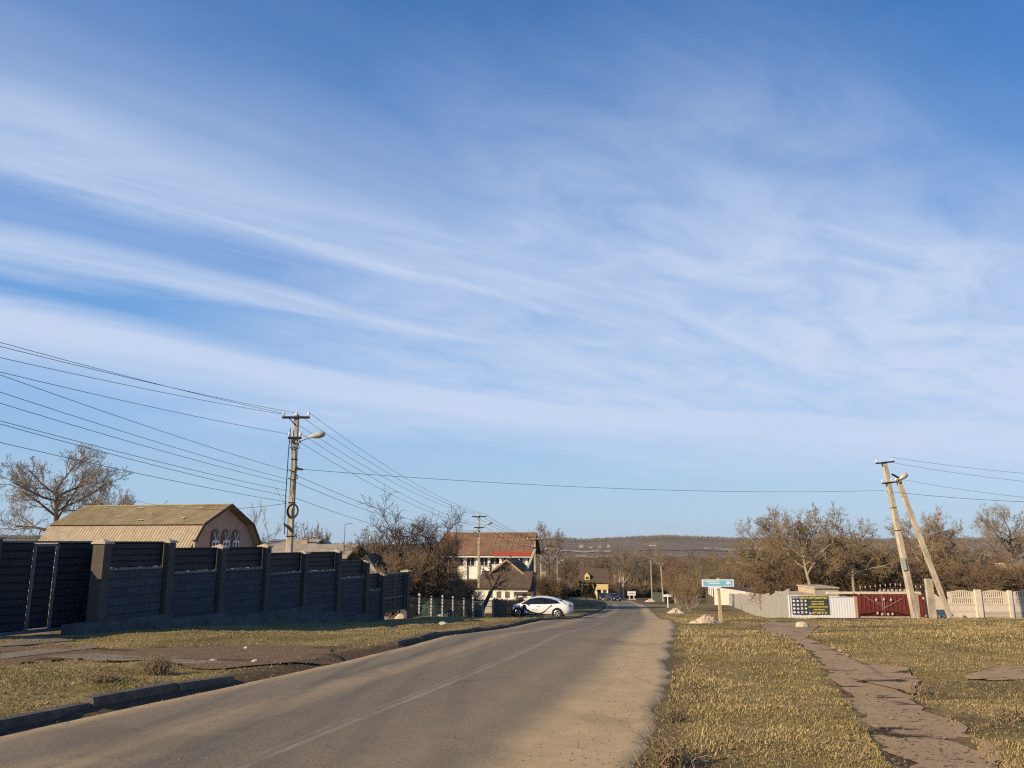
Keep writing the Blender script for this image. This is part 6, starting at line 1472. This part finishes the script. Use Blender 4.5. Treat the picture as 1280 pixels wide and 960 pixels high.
weed('straggling dry weed stalks at the road edge in the lower right', 838, 958, .28, 60, 3, .9)
weed('dry weed stalks leaning over the path beyond the side path', 1150, 868, .22, 22, 4, .8)
weed('thin tall dry stalks on the grass by the right edge', 1262, 905, .30, 16, 5, .5)
weed('dry stalks along the broken road edge beside the damp soil', 848, 905, .22, 50, 6, .9)

# loose grit on bare ground, leaf litter in the grass (both uncountable)
def grit(name, n, seed, mt, fn, s0, s1, flat):
    rg = np.random.default_rng(seed); u = rg.uniform(0, 1, n); y0, y1, e = 2.8, 45.0, -.7
    y = (y0**e+u*(y1**e-y0**e))**(1/e); x = rg.uniform(-.8, .8, n)*y*.86; k = fn(x, y, rg); x, y = x[k], y[k]; n = len(x)
    dl, dr = dist_edges(x, y); z = np.where((dl > 0) & (dr < 0), np.interp(y, YT, ZT)+.006+.05*np.sin(np.pi*np.clip(dl/(dl-dr), 0, 1)), ground_z(x, y)+.02)
    s = rg.uniform(s0, s1, n)*(1+y/25); c = np.stack([x, y, z], -1)
    if flat:
        a = rg.uniform(0, 6.283, n); t = rg.uniform(-.4, .4, n); d1 = np.stack([np.cos(a), np.sin(a), t], -1)*s[:, None]; d2 = np.stack([-np.sin(a), np.cos(a), rg.uniform(-.3, .5, n)], -1)*s[:, None]*.55
        V = np.stack([c-d1, c+d2, c+d1, c-d2], 1).reshape(-1, 3); V[:, 2] += .012; I = np.arange(n)[:, None]*4; Fc = np.concatenate([I+np.array([[0, 1, 2]]), I+np.array([[0, 2, 3]])])
    else:
        o = np.array([[1,0,0],[0,1,0],[-1,0,0],[0,-1,0],[0,0,.8]], float)[None]*s[:, None, None]*rg.uniform(.6, 1.3, (n, 5, 1)); V = (c[:, None]+o).reshape(-1, 3); I = np.arange(n)[:, None]*5
        Fc = np.concatenate([I+np.array([[a, (a+1) % 4, 4]]) for a in range(4)])
    o = link(name, np_mesh(name, V, Fc, 3, mt)); o['kind'] = 'stuff'; return o
def on_dirt(x, y, rg):
    dl, dr = dist_edges(x, y); road = (dl > 0) & (dr < -.02); u_ = np.clip(dl/(dl-dr+1e-6), 0, 1)
    p = np.where(road, np.where((u_ > .84) | (u_ < .05), .45, .02), np.where(inpoly(x, y, PATH) | inpoly(x, y, SIDEP), .5, np.where(inpoly(x, y, DIRT_L), .9, soilmask(x, y)*.35)))
    return rg.uniform(0, 1, len(x)) < p
grit('gravel', 26000, 201, mat('mixed_grit', (.12, .095, .07), .95, .5, 30, col2=(.33, .26, .18)), on_dirt, .004, .012, False)
def in_grass(x, y, rg):
    dl, dr = dist_edges(x, y); return ((dl < -.2) | (dr > .0)) & (rg.uniform(0, 1, len(x)) < .25+.75*(fbm(x*.9, y*.9, 95) > .52))
grit('leaf_litter', 9000, 203, mat('dry_leaves', (.16, .085, .035), .9, .5, 20, col2=(.34, .22, .11)), in_grass, .010, .022, True)

# ------------------------------------------------------------------ thin winter haze
hb = MB(); hb.box(-5600, 5600, -120, 5400, -75, 60)
hz = hb.build('haze', []) if False else link('haze', hb.mesh('haze', []))
hm = bpy.data.materials.new('haze_air'); hm.use_nodes = True; hnt = hm.node_tree
hnt.nodes.remove(hnt.nodes['Principled BSDF']); pv = hnt.nodes.new('ShaderNodeVolumePrincipled')
pv.inputs['Color'].default_value = (.75, .85, 1, 1); pv.inputs['Density'].default_value = .00005
hnt.links.new(pv.outputs[0], hnt.nodes['Material Output'].inputs['Volume']); hz.data.materials.append(hm); hz['kind'] = 'stuff'
